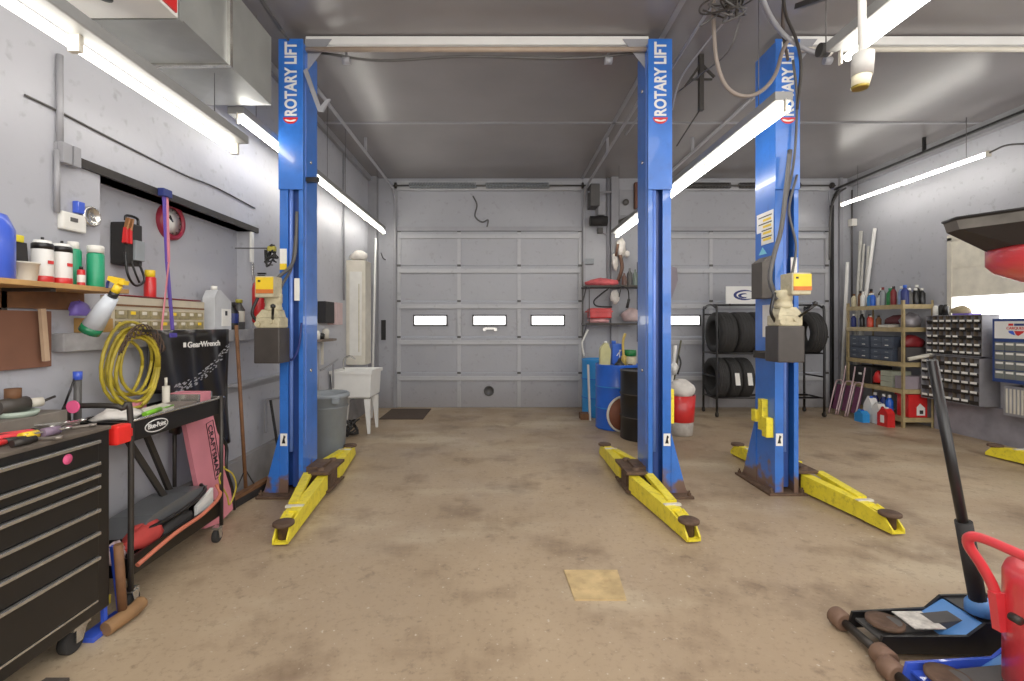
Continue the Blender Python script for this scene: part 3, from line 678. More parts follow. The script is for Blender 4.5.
# grey jug
t = thing('oil_jug', 'light grey oil jug with white label at the right end of the sill', 'jug', (XL, 3.66, zb))
yj = 3.66
MB().prism([(XL-0.05, yj-0.11, zb), (XL-0.05, yj+0.11, zb), (XL-0.05, yj+0.11, zb+0.22), (XL-0.05, yj+0.02, zb+0.27), (XL-0.05, yj-0.03, zb+0.30), (XL-0.05, yj-0.07, zb+0.30), (XL-0.05, yj-0.11, zb+0.24)], (0.09, 0, 0)).build('body', mat('jug_grey', (196, 198, 200), 0.4), t)
MB().lathe([(0.022, 0.30), (0.022, 0.33), (0, 0.33)], (XL, yj-0.05, zb), 14).build('cap', white, t)
MB().box(XL+0.04, XL+0.043, yj-0.02, yj+0.10, zb+0.03, zb+0.16).build('label', paper, t)
MB().box(XL+0.043, XL+0.044, yj+0.02, yj+0.05, zb+0.11, zb+0.145).build('label_mark', black, t)
can('bottle', 'black bottle with blue band on the sill, left of the lift motor', XL+0.0, 3.86, zb, 0.045, 0.22, black, blackm, 0.5, 0.15, blue_d, cat='bottle', neck=True)
can('bottle', 'dark bottle with olive cap beside the grey oil jug', XL-0.02, 3.99, zb, 0.045, 0.25, greyd, mat('olive', (170, 160, 60), 0.5), 0.6, 0.12, offwhite, cat='bottle', neck=True)

# plywood shelf
t = thing('wall_shelf', 'plywood wall shelf with black bracket on the near left wall', 'shelf', (-2.0, 1.9, 1.55))
MB().box(XL, -1.90, 1.2, 2.46, 1.545, 1.567, 0.002).build('board', wood, t)
m = MB().box(XL, XL+0.02, 2.05, 2.075, 1.2, 1.545).box(XL, -1.92, 2.05, 2.075, 1.53, 1.545); m.build('bracket', steel_dark, t)
MB().box(XL+0.0, XL+0.02, 1.3, 2.46, 1.46, 1.545).build('cleat', woodd, t)
single('pegboard_panel', MB().box(XL, XL+0.03, 1.2, 2.27, 1.19, 1.45, 0.003), brown, 'flat brown board fixed to the wall under the plywood shelf', 'board')
single('wood_strip', MB().beam((XL+0.06, 2.19, 1.46), (XL+0.06, 2.21, 1.22), 0.015, 0.025), mat('pale_wood', (190, 160, 130), 0.7), 'pale wooden strip hanging below the plywood shelf', 'wood strip')
zs = 1.567
t = thing('blue_jug', 'bright blue plastic jug at the left end of the plywood shelf', 'jug', (-2.02, 1.90, zs))
MB().lathe([(0.07, 0), (0.075, 0.01), (0.075, 0.2), (0.05, 0.26), (0.02, 0.27)], (-2.02, 1.9, zs), 20).build('body', blue_j, t)
MB().lathe([(0.022, 0.265), (0.022, 0.29), (0, 0.29)], (-2.02, 1.9, zs), 12).build('cap', blue_d, t)
t = thing('plastic_tub', 'white plastic tub holding a black and yellow tool on the plywood shelf', 'tub', (-2.03, 2.04, zs))
MB().lathe([(0.045, 0), (0.055, 0.085), (0.058, 0.085), (0.058, 0.08)], (-2.03, 2.04, zs), 20, caps=False).build('body', offwhite, t)
single('hand_tool', MB().use(blackm).beam((-2.03, 2.03, zs+0.05), (-2.05, 2.04, zs+0.17), 0.03, 0.05).use(yellow).box(-2.07, -2.03, 2.01, 2.05, zs+0.17, zs+0.2, 0.005), None, 'black hand tool with yellow top standing in the white tub', 'tool')
for k, (yy, lab) in enumerate(((2.14, 'white and red spray can with black top on the plywood shelf, left of two'), (2.235, 'white and red spray can with black top on the plywood shelf, right of two'))):
    t = thing('spray_can', lab, 'spray can', (-2.04, yy, zs), 'white and red cans on the shelf')
    MB().lathe([(0.036, 0), (0.038, 0.004), (0.038, 0.175), (0.03, 0.195)], (-2.04, yy, zs), 18).build('body', whitep, t)
    MB().lathe([(0.039, 0.155), (0.039, 0.178), (0.022, 0.197), (0, 0.198)], (-2.04, yy, zs), 18).build('top', black, t)
    MB().lathe([(0.0385, 0.01), (0.039, 0.011), (0.039, 0.035), (0.0385, 0.036)], (-2.04, yy, zs), 18).build('band', red, t)
    MB().box(-2.003, -2.000, yy-0.014, yy+0.012, zs+0.09, zs+0.105).build('label_mark', red, t)
    MB().lathe([(0.006, 0.197), (0.006, 0.21), (0, 0.21)], (-2.04, yy, zs), 8).build('nozzle', black, t)
can('spray_can', 'green can with white cap behind the white cans on the plywood shelf', -2.09, 2.35, zs, 0.033, 0.225, green, white, 0.7, 0.16, cat='spray can', group='green cans on the shelf')
can('spray_can', 'green can with wide white cap at the right end of the plywood shelf', -2.03, 2.41, zs, 0.036, 0.215, green, white, 0.97, 0.17, cat='spray can', group='green cans on the shelf')
can('small_bottle', 'tiny red and white bottle between the two green cans', -2.02, 2.315, zs, 0.016, 0.10, red, black, 0.5, 0.15, white, cat='bottle')
# spray bottle, hooked on the shelf end
t = thing('spray_bottle', 'spray bottle with yellow trigger head and green liquid hooked on the shelf end', 'spray bottle', (-1.9, 2.3, 1.35))
R3 = lambda px, py, Yd=2.28: W(px, py, Yd)
ax0, ax1 = R3(89, 332), R3(112, 297)
MB().tube([ax0, R3(93, 326)], 0.045, 16, False).build('liquid_base', mat('green_liquid', (24, 110, 70), 0.2), t)
MB().tube([R3(93, 326), R3(104, 308), ax1], 0.045, 16, False, 0.028).build('bottle', mat('clear_plastic', (205, 212, 220), 0.2), t)
MB().tube([ax1, R3(115, 292)], 0.02, 14, False).build('collar', black, t)
m = MB().tube([R3(114, 293), R3(119, 285)], 0.018, 12, False).beam(R3(121, 282), R3(110, 278), 0.035, 0.035, 0.03, 0.02).beam(R3(121, 284), R3(122, 280), 0.03, 0.05)
m.build('trigger_head', yellow_clean, t); MB().tube([R3(112, 280), R3(108, 282), R3(107, 288)], 0.006).build('trigger', blue_d, t)
single('wood_block', MB().box(XL+0.0, XL+0.055, 2.42, 2.60, RZ0+0.046, RZ0+0.12, 0.003), mat('tan_box', (170, 130, 70), 0.7), 'tan cardboard box on the sill behind the spray bottle', 'box')
single('glove', MB().blob((XL+0.08, 2.36, 1.455), 0.03, 0.05, 0.045, seed=3), violet, 'crumpled violet glove beneath the shelf end', 'glove')

# hose coil
t = thing('air_hose', 'coiled yellow air hose hanging on the wall above the tool cart', 'hose', (-2.0, 2.62, 0.95))
m = MB()
for k in range(7):
    rr = 0.14+0.02*(k % 4)+random.uniform(-.012, .016); cy_, cz_ = 2.67+random.uniform(-.035, .035), 1.165+random.uniform(-.03, .01); xx = -2.06+0.010*k
    pts = [(xx+0.006*math.sin(a*3), cy_+rr*0.95*math.cos(a), cz_+rr*1.12*math.sin(a)) for a in [2*PI*j/22 for j in range(23)]]
    m.tube(pts, 0.009, 7, False)
m.tube([(-1.99, 2.74, 1.0), (-1.97, 2.68, 0.97), (-1.98, 2.66, 0.945)], 0.009)
m.build('hose', hose_y, t)
m = MB()
for k in range(4):
    m.tube([(-1.985+0.006*math.sin(a*9+k*2), 2.67+(0.17+0.022*math.sin(a*7+k*1.6))*math.cos(a), 1.165+(0.195+0.03*math.sin(a*8+k*1.5))*math.sin(a)) for a in [0.35+2.4*j/26 for j in range(27)]], 0.004, 5, False)
m.build('wrapped_cord', mat('tape', (76, 58, 46), 0.8, var=0.3), t)
MB().box(XL+0.06, -1.93, 2.66, 2.69, 1.345, 1.36).build('hook', steel_dark, t)

# hanging black fender cover
t = thing('fender_cover', 'black fender cover with white maker lettering draped down from the sill', 'fender cover', (-2.05, 3.2, 0.9))
xf = -2.06; n = 14; vs = []; 
def cov(y, z): return (xf+0.012*math.sin(y*26+z*6)+(1.34-z)*0.03*math.sin(y*11), y, z)
vs = []; fs = []
NY, NZ = 22, 12
for i in range(NY+1):
    y = 2.82+0.80*i/NY; bot = 0.98-0.1*i/NY if i < 4 else (0.72+0.03*math.sin(i*0.8) if i < 16 else 0.5)
    for j in range(NZ+1):
        z = 1.352-(1.352-bot)*j/NZ; vs.append(cov(y, z))
for i in range(NY):
    for j in range(NZ): fs.append((i*(NZ+1)+j, (i+1)*(NZ+1)+j, (i+1)*(NZ+1)+j+1, i*(NZ+1)+j+1))
m = MB(); m._add(vs, fs, True); cv = m.build('cover', mat('vinyl', (26, 24, 23), 0.32, bump=0.3, scale=4), t)
sm = cv.modifiers.new('s', 'SOLIDIFY'); sm.thickness = 0.004
m = MB()
for i in range(120):
    u_ = random.random(); y = 2.98+0.6*u_; z = 0.98+0.24*u_**1.8+random.uniform(-.035, .03); m.beam((-2.024, y, z), (-2.020, y+0.010, z+0.006), 0.003, 0.004)
m.build('mesh_pattern', greym, t)
text('GearWrench', 0.36, 0.038, (-2.030, 3.12, 1.235), (0, 1, 0), (0, 0, 1), whitep, t, bold=0.02)
MB().box(-2.032, -2.030, 3.08, 3.105, 1.24, 1.27).build('emblem', whitep, t)

# horizontal rail / small ledge between recess and post, floor pipe
single('wall_ledge', MB().box(XL, XL+0.10, 3.75, 5.05, 0.895, 0.915).box(XL, XL+0.012, 3.75, 5.05, 0.84, 0.9), greym, 'narrow grey steel ledge on the left wall behind the left lift post', 'ledge')
single('conduit', MB().tube([wp(266, 400, XL+.03), wp(266, 420, XL+.03), wp(266, 433, XL+.03)], 0.012).tube([wp(266, 400, XL+.03), wp(285, 396, XL+.03)], 0.01), greym, 'short bent white conduit low on the left wall beside the left lift post', 'conduit')
# push broom
t = thing('push_broom', 'wooden push broom with wide dark head leaning on the left wall', 'broom', (-2.0, 3.8, 0))
MB().cyl((-1.97, 3.72, 0.12), (-2.055, 3.74, 1.38), 0.014, 10).build('handle', woodd, t)
MB().beam((-2.03, 3.45, 0.075), (-1.97, 4.1, 0.075), 0.055, 0.025).build('head', woodd, t)
MB().beam((-2.03, 3.45, 0.032), (-1.97, 4.1, 0.032), 0.05, 0.06).build('bristles', blackm, t)
MB().cyl((-1.98, 3.73, 0.26), (-2.0, 3.6, 0.1), 0.005, 6).cyl((-1.98, 3.73, 0.26), (-1.99, 3.88, 0.1), 0.005, 6).build('brace', steel_dark, t)
single('floor_scraper', MB().use(blackm).beam((-2.0, 4.22, 0.03), (-1.92, 4.3, 0.10), 0.14, 0.03).cyl((-1.95, 4.28, 0.09), (-2.08, 4.35, 0.7), 0.012), None, 'black long-handled floor scraper leaning between the broom and the lift post', 'scraper')

# ================================================================ TOOL CHEST
t = thing('tool_chest', 'tall black rolling tool chest with chrome drawer edges at the lower left', 'tool chest', (-1.94, 1.6, 0))
cx0, cx1, cy0, cy1 = -2.12, -1.765, 0.95, 2.17
MB().box(cx0, cx1, cy0, cy1, 0.12, 0.92, 0.006).build('body', black, t)
MB().box(cx0, cx1+0.005, cy0-0.005, cy1+0.005, 0.915, 0.932, 0.004).build('top', mat('dusty_top', (92, 82, 72), 0.8, var=0.3, scale=14), t)
zz = [0.883, 0.788, 0.736, 0.684, 0.584, 0.484, 0.376, 0.185]
for i in range(7):
    zb_ = zz[i+1]+0.006
    d = MB().box(cx1-0.005, cx1+0.012, cy0+0.04, cy1-0.072, zb_, zz[i], 0.003).build('drawer', black, t)
    MB().box(cx1+0.010, cx1+0.026, cy0+0.04, cy1-0.075, zz[i]-0.012, zz[i]+0.003, 0.003).build('drawer_pull', chrome, d)
    if i == 0: MB().lathe([(0.021, 0.012), (0.021, 0.0145), (0, 0.0145)], (cx1, 1.945, 0.842), 20, 'X').build('round_sticker', hotpink, d)
MB().box(cx1+0.0, cx1+0.012, cy0+0.04, cy1-0.075, 0.178, 0.186).build('bottom_trim', chrome, t)
for xx in (cx1-0.05, cx0+0.06):
    for yy in (2.04, 1.1):
        c_ = MB().box(xx-0.035, xx+0.035, yy-0.035, yy+0.05, 0.10, 0.12).prism([(xx+0.03, yy-0.02, 0.115), (xx+0.03, yy+0.04, 0.115), (xx+0.03, yy+0.01, 0.045), (xx+0.03, yy-0.02, 0.045)], (0.004, 0, 0)).build('caster', chrome, t)
        MB().lathe([(0.045, -0.02), (0.052, -0.015), (0.052, 0.015), (0.045, 0.02)], (xx, yy-0.01, 0.052), 20, 'X').build('wheel', rubber, c_)
single('wheel_chock', MB().prism([(-1.74, 1.55, 0), (-1.74, 1.84, 0), (-1.74, 1.84, 0.035), (-1.74, 1.55, 0.06)], (0.09, 0, 0)), mat('chock', (64, 56, 50), 0.8, var=0.3), 'dark block lying on the floor before the tool chest', 'block')
# board with clutter at the back of the chest
single('dusty_board', MB().box(-2.13, -2.0, 1.2, 2.22, 0.934, 0.995, 0.004), mat('dusty_grey', (118, 110, 100), 0.85, var=0.25, scale=12), 'dusty grey box section lying along the back of the tool chest', 'board')
t = thing('grinder_disc', 'pale round sanding disc pad lying on the dusty board', 'disc', (-2.05, 2.02, 0.996))
MB().lathe([(0.06, 0), (0.068, 0.01), (0.07, 0.024), (0.06, 0.014), (0, 0.014)], (-2.06, 2.05, 0.996), 24).build('dish', mat('pale_green', (170, 186, 170), 0.6), t)
t = thing('angle_grinder', 'greasy power tool with brown drum and red spot lying in the pale disc', 'power tool', (-2.06, 2.04, 1.015))
MB().tube([(-2.07, 1.97, 1.045), (-2.07, 2.04, 1.045), (-2.06, 2.09, 1.045)], 0.032, 12, False).build('body', mat('oily', (62, 56, 50), 0.5), t)
MB().lathe([(0.028, 0), (0.028, 0.05), (0, 0.05)], (-2.08, 2.05, 1.065), 14).build('drum', woodd, t)
MB().cyl((-2.06, 2.09, 1.045), (-2.04, 2.14, 1.045), 0.02, 10).build('collar', offwhite, t)
MB().cyl((-2.04, 2.14, 1.045), (-2.03, 2.19, 1.06), 0.006, 8).build('spindle', steel_dark, t)
zt = 0.933
def pliers(label, x, y, ang, L, m1, group=None):
    t = thing('pliers', label, 'pliers', (x, y, zt), group)
    d = Vector((math.sin(ang), math.cos(ang), 0)); s = Vector((d.y, -d.x, 0)); p = Vector((x, y, zt+0.016))
    for k in (-1, 1): MB().tube([p+s*0.004*k, p-d*L*0.3+s*0.02*k, p-d*L*0.75+s*0.022*k], 0.011, 8, True, 0.013).build('handle', m1, t)
    MB().tube([p, p+d*L*0.14, p+d*L*0.3], 0.014, 8, False, 0.006).build('jaw', steel_dark, t)
    return t
pliers('red-handled pliers in the middle of the tool chest top', -1.92, 1.97, 0.3, 0.26, redp, 'tools on the chest')
pliers('red-handled pliers nearest the left edge of the tool chest top', -1.86, 1.80, 0.15, 0.24, red, 'tools on the chest')
pliers('dark red handled pliers at the back of the tool chest top', -1.97, 1.86, 0.45, 0.25, darkred, 'tools on the chest')
labs = ['silver wrench lying at the right corner of the tool chest top', 'silver wrench lying beside the pink handled pliers', 'long silver extension bar across the tool chest top', 'short silver wrench under the cart handle on the tool chest', 'small steel wrench near the front edge of the tool chest top', 'silver ratchet lying by the tool chest rear corner']
for k, lb in enumerate(labs):
    x, y, a, L = [(-1.86, 2.07, 0.9, 0.16), (-1.84, 1.95, 1.2, 0.14), (-1.93, 2.06, 1.35, 0.2), (-1.97, 2.09, 0.6, 0.12), (-1.80, 1.88, 0.2, 0.12), (-1.90, 2.11, 1.5, 0.14)][k]
    d = Vector((math.cos(a), math.sin(a), 0)); p = Vector((x, y, zt+0.01+0.012*(k % 2)))
    m = MB().beam(p-d*L/2, p+d*L/2, 0.014, 0.007).lathe([(0.015, -0.005), (0.015, 0.005)], p+d*L/2, 10).lathe([(0.012, -0.005), (0.012, 0.005)], p-d*L/2, 10)
    single('wrench', m, chrome if k % 2 else mat('dull_steel', (150, 142, 132), 0.4, 0.6), lb, 'wrench', 'wrenches on the chest')
for k, (x, y, r_, mm, lb) in enumerate(((-1.87, 1.90, 0.016, yellow_clean, 'yellow plastic socket among the tools on the chest'), (-1.845, 1.965, 0.018, mat('mauve', (130, 110, 130), 0.5), 'grey mauve socket roll among the tools on the chest'), (-1.80, 1.80, 0.014, steel_dark, 'small black socket at the front edge of the chest'), (-1.81, 1.83, 0.013, steel_dark, 'small dark nut at the front edge of the chest top'))):
    single('socket', MB().cyl((x, y-0.03, zt+r_), (x+0.01, y+0.03, zt+r_), r_, 12), mm, lb, 'socket')

# ================================================================ SERVICE CART
t = thing('service_cart', 'black rolling service cart with white maker badge beside the tool chest', 'cart', (-1.95, 2.7, 0))
ax, bx, ay, by = -2.10, -1.80, 2.32, 3.10
def tray(z0, z1, name='tray'):
    m = MB().box(ax, bx, ay, by, z0, z0+0.008); m.box(bx-0.006, bx+0.004, ay, by, z0, z1, 0.002).box(ax, ax+0.006, ay, by, z0, z1); m.box(ax, bx, ay, ay+0.006, z0, z1).box(ax, bx, by-0.006, by, z0, z1)
    return m.build(name, black, t)
tt = tray(0.815, 0.915, 'top_tray'); bt = tray(0.16, 0.255, 'lower_tray')
MB().tube([(bx+0.004, ay, 0.917), (bx+0.004, by-0.05, 0.917), (bx-0.03, by+0.01, 0.917), (ax, by+0.01, 0.917)], 0.007).build('rim', chrome, tt)
for xx in (ax+0.012, bx+0.012):
    MB().cyl((xx, by-0.02, 0.10), (xx, by-0.02, 0.93), 0.012).build('post', steel_dark, t)
m = MB().tube([(bx+0.014, ay-0.0, 0.10), (bx+0.014, ay-0.0, 0.93), (bx-0.01, ay-0.02, 0.985), (bx-0.07, ay-0.03, 1.0), (ax+0.07, ay-0.04, 1.0), (ax+0.015, ay-0.02, 0.98), (ax+0.012, ay, 0.9), (ax+0.012, ay, 0.10)], 0.013, 10)
m.build('push_handle', steel_dark, t)
for xx in (ax+0.02, bx-0.005):
    for yy in (ay+0.03, by-0.04):
        c_ = MB().box(xx-0.02, xx+0.02, yy-0.025, yy+0.025, 0.085, 0.10).prism([(xx+0.022, yy-0.025, 0.09), (xx+0.022, yy+0.02, 0.09), (xx+0.022, yy+0.01, 0.03), (xx+0.022, yy-0.01, 0.03)], (0.004, 0, 0)).build('caster', chrome, t)
        MB().lathe([(0.036, -0.016), (0.042, -0.012), (0.042, 0.012), (0.036, 0.016)], (xx, yy, 0.042), 18, 'X').build('wheel', rubber, c_)
q = MB(); E = [(bx+0.005, 2.51+0.085*math.cos(a), 0.862+0.033*math.sin(a)) for a in [2*PI*k/28 for k in range(28)]]
q.use(whitep).prism(E, (0.001, 0, 0)); E2 = [(p_[0]+0.001, 2.51+(p_[1]-2.51)*0.93, 0.862+(p_[2]-0.862)*0.83) for p_ in E]; q.use(black).prism(E2, (0.001, 0, 0)); q.build('badge', None, tt)
text('Blue-Point', 0.13, 0.026, (bx+0.0075, 2.445, 0.852), (0, 1, 0), (0, 0, 1), whitep, tt, bold=0.015)
MB().box(bx-0.01, bx+0.045, 2.20, 2.29, 0.83, 0.92, 0.012).box(bx+0.0, bx+0.03, 2.29, 2.315, 0.85, 0.89, 0.004).build('red_clip_box', mat('clip_red', (240, 40, 34), 0.4), t)
MB().lathe([(0.03, -0.004), (0.03, 0.004)], (-2.01, 2.26, 1.0), 16, 'Y').build('pink_tag', hotpink, t)
# things in the top tray
for nm, lb, mb, mm, ct in (
  ('rag', 'crumpled white rag in the cart top tray', MB().blob((-1.95, 2.44, 0.925), 0.09, 0.09, 0.03, seed=5, amp=0.25), cloth, 'rag'),
  ('rag', 'greyish rag lying along the front of the cart top tray', MB().blob((-1.88, 2.62, 0.915), 0.05, 0.13, 0.03, seed=8, amp=0.12), mat('rag_grey', (190, 186, 170), 0.9), 'rag'),
  ('screwdriver', 'lime green screwdriver handle in the cart top tray', MB().tube([(-1.83, 2.47, 0.925), (-1.84, 2.60, 0.93)], 0.013, 8, False).tube([(-1.84, 2.6, 0.93), (-1.85, 2.72, 0.93)], 0.004, 6, False), mat('lime', (120, 190, 40), 0.4), 'screwdriver'),
  ('toolbox', 'small pink red box at the back of the cart top tray', MB().box(-2.07, -2.0, 2.62, 2.72, 0.905, 0.965, 0.008), pink, 'box'),
  ('parts_box', 'flat brown grey box lying in the cart top tray', MB().box(-1.97, -1.83, 2.72, 2.90, 0.83, 0.925, 0.004), mat('box_brown', (116, 104, 96), 0.7), 'box'),
  ('parts_tray', 'silver framed tray with pink red liner at the far end of the cart', MB().use(chrome).box(-2.05, -1.84, 2.93, 3.07, 0.87, 0.96, 0.004).use(pink).box(-2.03, -1.838, 2.95, 3.05, 0.90, 0.965), None, 'tray'),
  ('grease_tube', 'upright cream caulking tube in the cart beside the fender cover', MB().cyl((-1.99, 2.86, 0.83), (-1.99, 2.86, 1.02), 0.02, 12).cyl((-1.99, 2.86, 1.02), (-1.99, 2.86, 1.07), 0.008, 8), offwhite, 'tube')):
    single(nm, mb, mm, lb, ct)
t = thing('blow_torch', 'slim blue-topped torch standing upright by the wall behind the cart', 'torch', (-2.07, 2.33, 0.82))
MB().cyl((-2.05, 2.33, 0.825), (-2.05, 2.33, 1.12), 0.016, 12).build('body', greyd, t)
MB().cyl((-2.05, 2.33, 1.12), (-2.05, 2.33, 1.16), 0.019, 12).build('cap', blue_j, t)
MB().cyl((-2.05, 2.32, 1.14), (-2.07, 2.28, 1.0), 0.005, 8).build('lever', black, t)
for k, (a_, b_) in enumerate((((-2.06, 2.62, 0.80), (-1.98, 2.86, 0.33)), ((-2.07, 2.78, 0.80), (-2.04, 2.98, 0.33)))):
    single('metal_bar', MB().beam(a_, b_, 0.022, 0.03), steel_dark, ['dark slanting metal bar inside the cart, nearer to the tool chest', 'dark slanting metal bar inside the cart, nearer to the pink board'][k], 'bar')
# things in the lower tray
t = thing('seat_creeper', 'grey and black moulded mechanic seat pad on the cart lower tray', 'seat pad', (-1.95, 2.75, 0.26))
MB().prism([(-2.07, 2.40, 0.30), (-2.07, 2.95, 0.30), (-2.07, 3.03, 0.36), (-2.07, 2.85, 0.38), (-2.07, 2.55, 0.36)], (0.2, 0.04, 0)).build('pad', mat('pad', (88, 90, 92), 0.35), t)
MB().tube([(-1.86, 2.44, 0.31), (-1.84, 2.75, 0.31), (-1.85, 3.0, 0.34), (-1.90, 3.05, 0.37)], 0.012).build('edge_piping', black, t)
MB().box(-2.06, -1.88, 2.5, 2.9, 0.17, 0.3).build('frame', blackm, t)
single('tool_bag', MB().blob((-1.88, 2.52, 0.27), 0.06, 0.13, 0.065, seed=11, amp=0.1), mat('bag_red', (190, 60, 54), 0.7, var=0.2), 'crumpled red tool bag on the cart lower tray', 'bag')
single('rubber_boot', MB().blob((-1.86, 2.75, 0.24), 0.045, 0.14, 0.055, seed=13, amp=0.06), blackm, 'black rubber bundle on the cart lower tray beside the red bag', 'rubber bundle')
single('rag', MB().blob((-1.88, 2.34, 0.26), 0.045, 0.05, 0.06, seed=15), mat('rag_pink', (206, 180, 180), 0.9), 'pale pink rag at the near end of the cart lower tray', 'rag')
single('white_board', MB().prism([(-1.86, 2.92, 0.20), (-1.86, 3.08, 0.24), (-1.86, 3.08, 0.34), (-1.86, 2.92, 0.28)], (0.02, 0, 0)), whitep, 'white plastic board at the far end of the cart lower tray', 'board')
single('orange_strip', MB().tube([(-1.775, 2.35, 0.21), (-1.76, 2.6, 0.255), (-1.76, 2.85, 0.265), (-1.78, 3.05, 0.30), (-1.82, 3.08, 0.36)], 0.011), mat('salmon', (196, 106, 80), 0.6), 'salmon coloured hose curving along the cart lower tray edge', 'hose')
single('thin_cord', MB().tube([(-1.79, 3.12, 0.45), (-1.76, 3.16, 0.40), (-1.76, 3.20, 0.3), (-1.78, 3.16, 0.2), (-1.78, 3.13, 0.27), (-1.79, 3.06, 0.4), (-1.78, 3.10, 0.47)], 0.005), hose_y, 'thin yellow looped cord on the far cart post', 'cord')
# creeper board
t = thing('mechanic_creeper', 'faded pink mechanic creeper board standing on end behind the cart', 'creeper', (-1.95, 3.3, 0))
def cp(y, z): return (-1.93-0.06*z, y, z)
P = [cp(3.30, 0.02), cp(3.48, 0.05), cp(3.46, 0.20), cp(3.40, 0.36), cp(3.42, 0.52), cp(3.34, 0.64), cp(3.28, 0.86), cp(3.0, 0.86), cp(3.05, 0.6), cp(3.10, 0.35), cp(3.14, 0.05)]
MB().prism(P, (-0.03, 0, 0)).build('board', pink, t)
MB().tube([cp(3.49, 0.04), cp(3.47, 0.22), cp(3.42, 0.36), cp(3.44, 0.5), cp(3.38, 0.6)], 0.013).build('edge_rail', black, t)
for y_, z_ in ((3.45, 0.1), (3.16, 0.1), (3.25, 0.8)): MB().lathe([(0.03, -0.03), (0.03, -0.055)], (cp(y_, z_)[0], y_, z_), 14, 'X').build('caster', blackm, t)
dirv = Vector((0, 0.05, -0.30)).normalized(); xa = Vector((0.06*0.98, 0.16, -0.98)).normalized(); ya = Vector((0, 0.987, 0.16)).normalized()
text('CRAFTSMAN', 0.36, 0.045, Vector(cp(3.235, 0.70))+Vector((0.004, 0, 0)), xa, ya, mat('print_black', (40, 30, 32), 0.6), t, bold=0.01)
q = MB(); base = Vector(cp(3.22, 0.72))+Vector((0.003, 0, 0))
for a, b in (((0, 0), (0.40, 0)), ((0, 0.075), (0.40, 0.075)), ((0, 0), (0, 0.075)), ((0.40, 0), (0.40, 0.075))): q.beam(base+xa*a[0]+ya*a[1], base+xa*b[0]+ya*b[1], 0.003, 0.003)
q.build('printed_frame', mat('print_black', (40, 30, 32), 0.6), t)
# sledge + blue stand between chest and cart
t = thing('sledge_hammer', 'wooden handled hammer standing head down between chest and cart', 'hammer', (-1.76, 2.24, 0))
MB().cyl((-1.745, 2.22, 0.05), (-1.75, 2.20, 0.38), 0.019, 12).build('handle', woodd, t)
MB().tube([(-1.75, 2.13, 0.035), (-1.735, 2.2, 0.04), (-1.73, 2.27, 0.04), (-1.735, 2.32, 0.045)], 0.032, 12).build('head', mat('worn_wood', (140, 104, 66), 0.7, var=0.3), t)
t = thing('jack_stand', 'blue metal stand squeezed between the tool chest and the cart', 'stand', (-1.86, 2.21, 0))
MB().beam((-1.80, 2.17, 0.33), (-1.78, 2.16, 0.03), 0.015, 0.02).beam((-1.80, 2.23, 0.36), (-1.795, 2.27, 0.03), 0.015, 0.02).build('leg', blue_j, t)
MB().box(-1.84, -1.77, 2.09, 2.29, 0.0, 0.022, 0.003).build('foot', blue_j, t)
MB().box(-1.86, -1.80, 2.16, 2.22, 0.10, 0.14).build('cross_bar', hose_y, t)

# ================================================================ LEFT REAR
t = thing('trash_can', 'round grey plastic trash can behind the left lift post', 'trash can', (-1.72, 5.1, 0))
MB().lathe([(0.165, 0.0), (0.175, 0.01), (0.208, 0.63), (0.225, 0.635), (0.225, 0.67), (0.21, 0.68), (0.195, 0.66), (0.165, 0.05), (0, 0.05)], (-1.80, 5.0, 0), 32).build('body', greyp, t)
MB().lathe([(0.206, 0.53), (0.213, 0.54), (0.213, 0.545)], (-1.80, 5.0, 0), 32, caps=False).build('rib', greyp, t)
MB().box(-1.68, -1.61, 4.78, 4.84, 0.59, 0.65, 0.01).build('handle', greyp, t)
t = thing('utility_sink', 'white freestanding utility sink against the left wall', 'sink', (-1.85, 6.35, 0))
sx0, sx1, sy0, sy1 = -2.14, -1.60, 6.0, 6.55
vs = []
m = MB()
def fr(z, i): return [(sx0+i, sy0+i, z), (sx1-i, sy0+i, z), (sx1-i, sy1-i, z), (sx0+i, sy1-i, z)]
rings = [fr(0.80, 0), fr(0.76, 0.0), fr(0.76, 0.02), fr(0.47, 0.035), fr(0.45, 0.06), fr(0.46, 0.08), fr(0.79, 0.045), fr(0.80, 0.03)]
V = [v for r_ in rings for v in r_]; Fc = []
for i in range(len(rings)-1):
    for k in range(4): Fc.append((i*4+k, i*4+(k+1) % 4, (i+1)*4+(k+1) % 4, (i+1)*4+k))
for k in range(4): Fc.append((28+k, 28+(k+1) % 4, (k+1) % 4, k))
Fc += [(12, 13, 14, 15), (20, 21, 22, 23)]
m._add(V, Fc); m.build('basin', whitep, t)
for xx in (sx0+0.08, sx1-0.08):
    for yy in (sy0+0.08, sy1-0.08): MB().beam((xx, yy, 0.44), (xx+(0.02 if xx > -1.8 else -0.02), yy, 0.0), 0.075, 0.05, 0.03, 0.025).build('leg', whitep, t)
MB().tube([(-2.05, 6.3, 0.80), (-2.05, 6.3, 0.92), (-1.98, 6.3, 0.97), (-1.90, 6.3, 0.93)], 0.012).build('faucet', chrome, t)
single('wall_cabinet', MB().use(offwhite).box(XL+.002, -1.88, 6.70, 7.0, 0.82, 2.28, 0.006).use(white).box(-2.10, -1.93, 6.69, 6.705, 0.95, 2.12, 0.004).use(cream).box(-1.97, -1.96, 6.68, 6.692, 1.0, 1.95).use(white).box(-2.1, -1.93, 6.685, 6.70, 1.5, 1.505), None, 'tall narrow white cabinet on the wall above the utility sink', 'cabinet')
single('white_bag', MB().blob((-2.0, 6.82, 2.345), 0.11, 0.09, 0.075, seed=22, amp=0.2), cloth, 'white bag on top of the narrow cabinet', 'bag')
t = thing('towel_dispenser', 'dark paper towel dispenser with white side on the left wall', 'dispenser', (XL, 5.9, 1.4))
MB().box(XL, XL+0.10, 5.65, 5.95, 1.40, 1.66, 0.01).build('case', blackm, t)
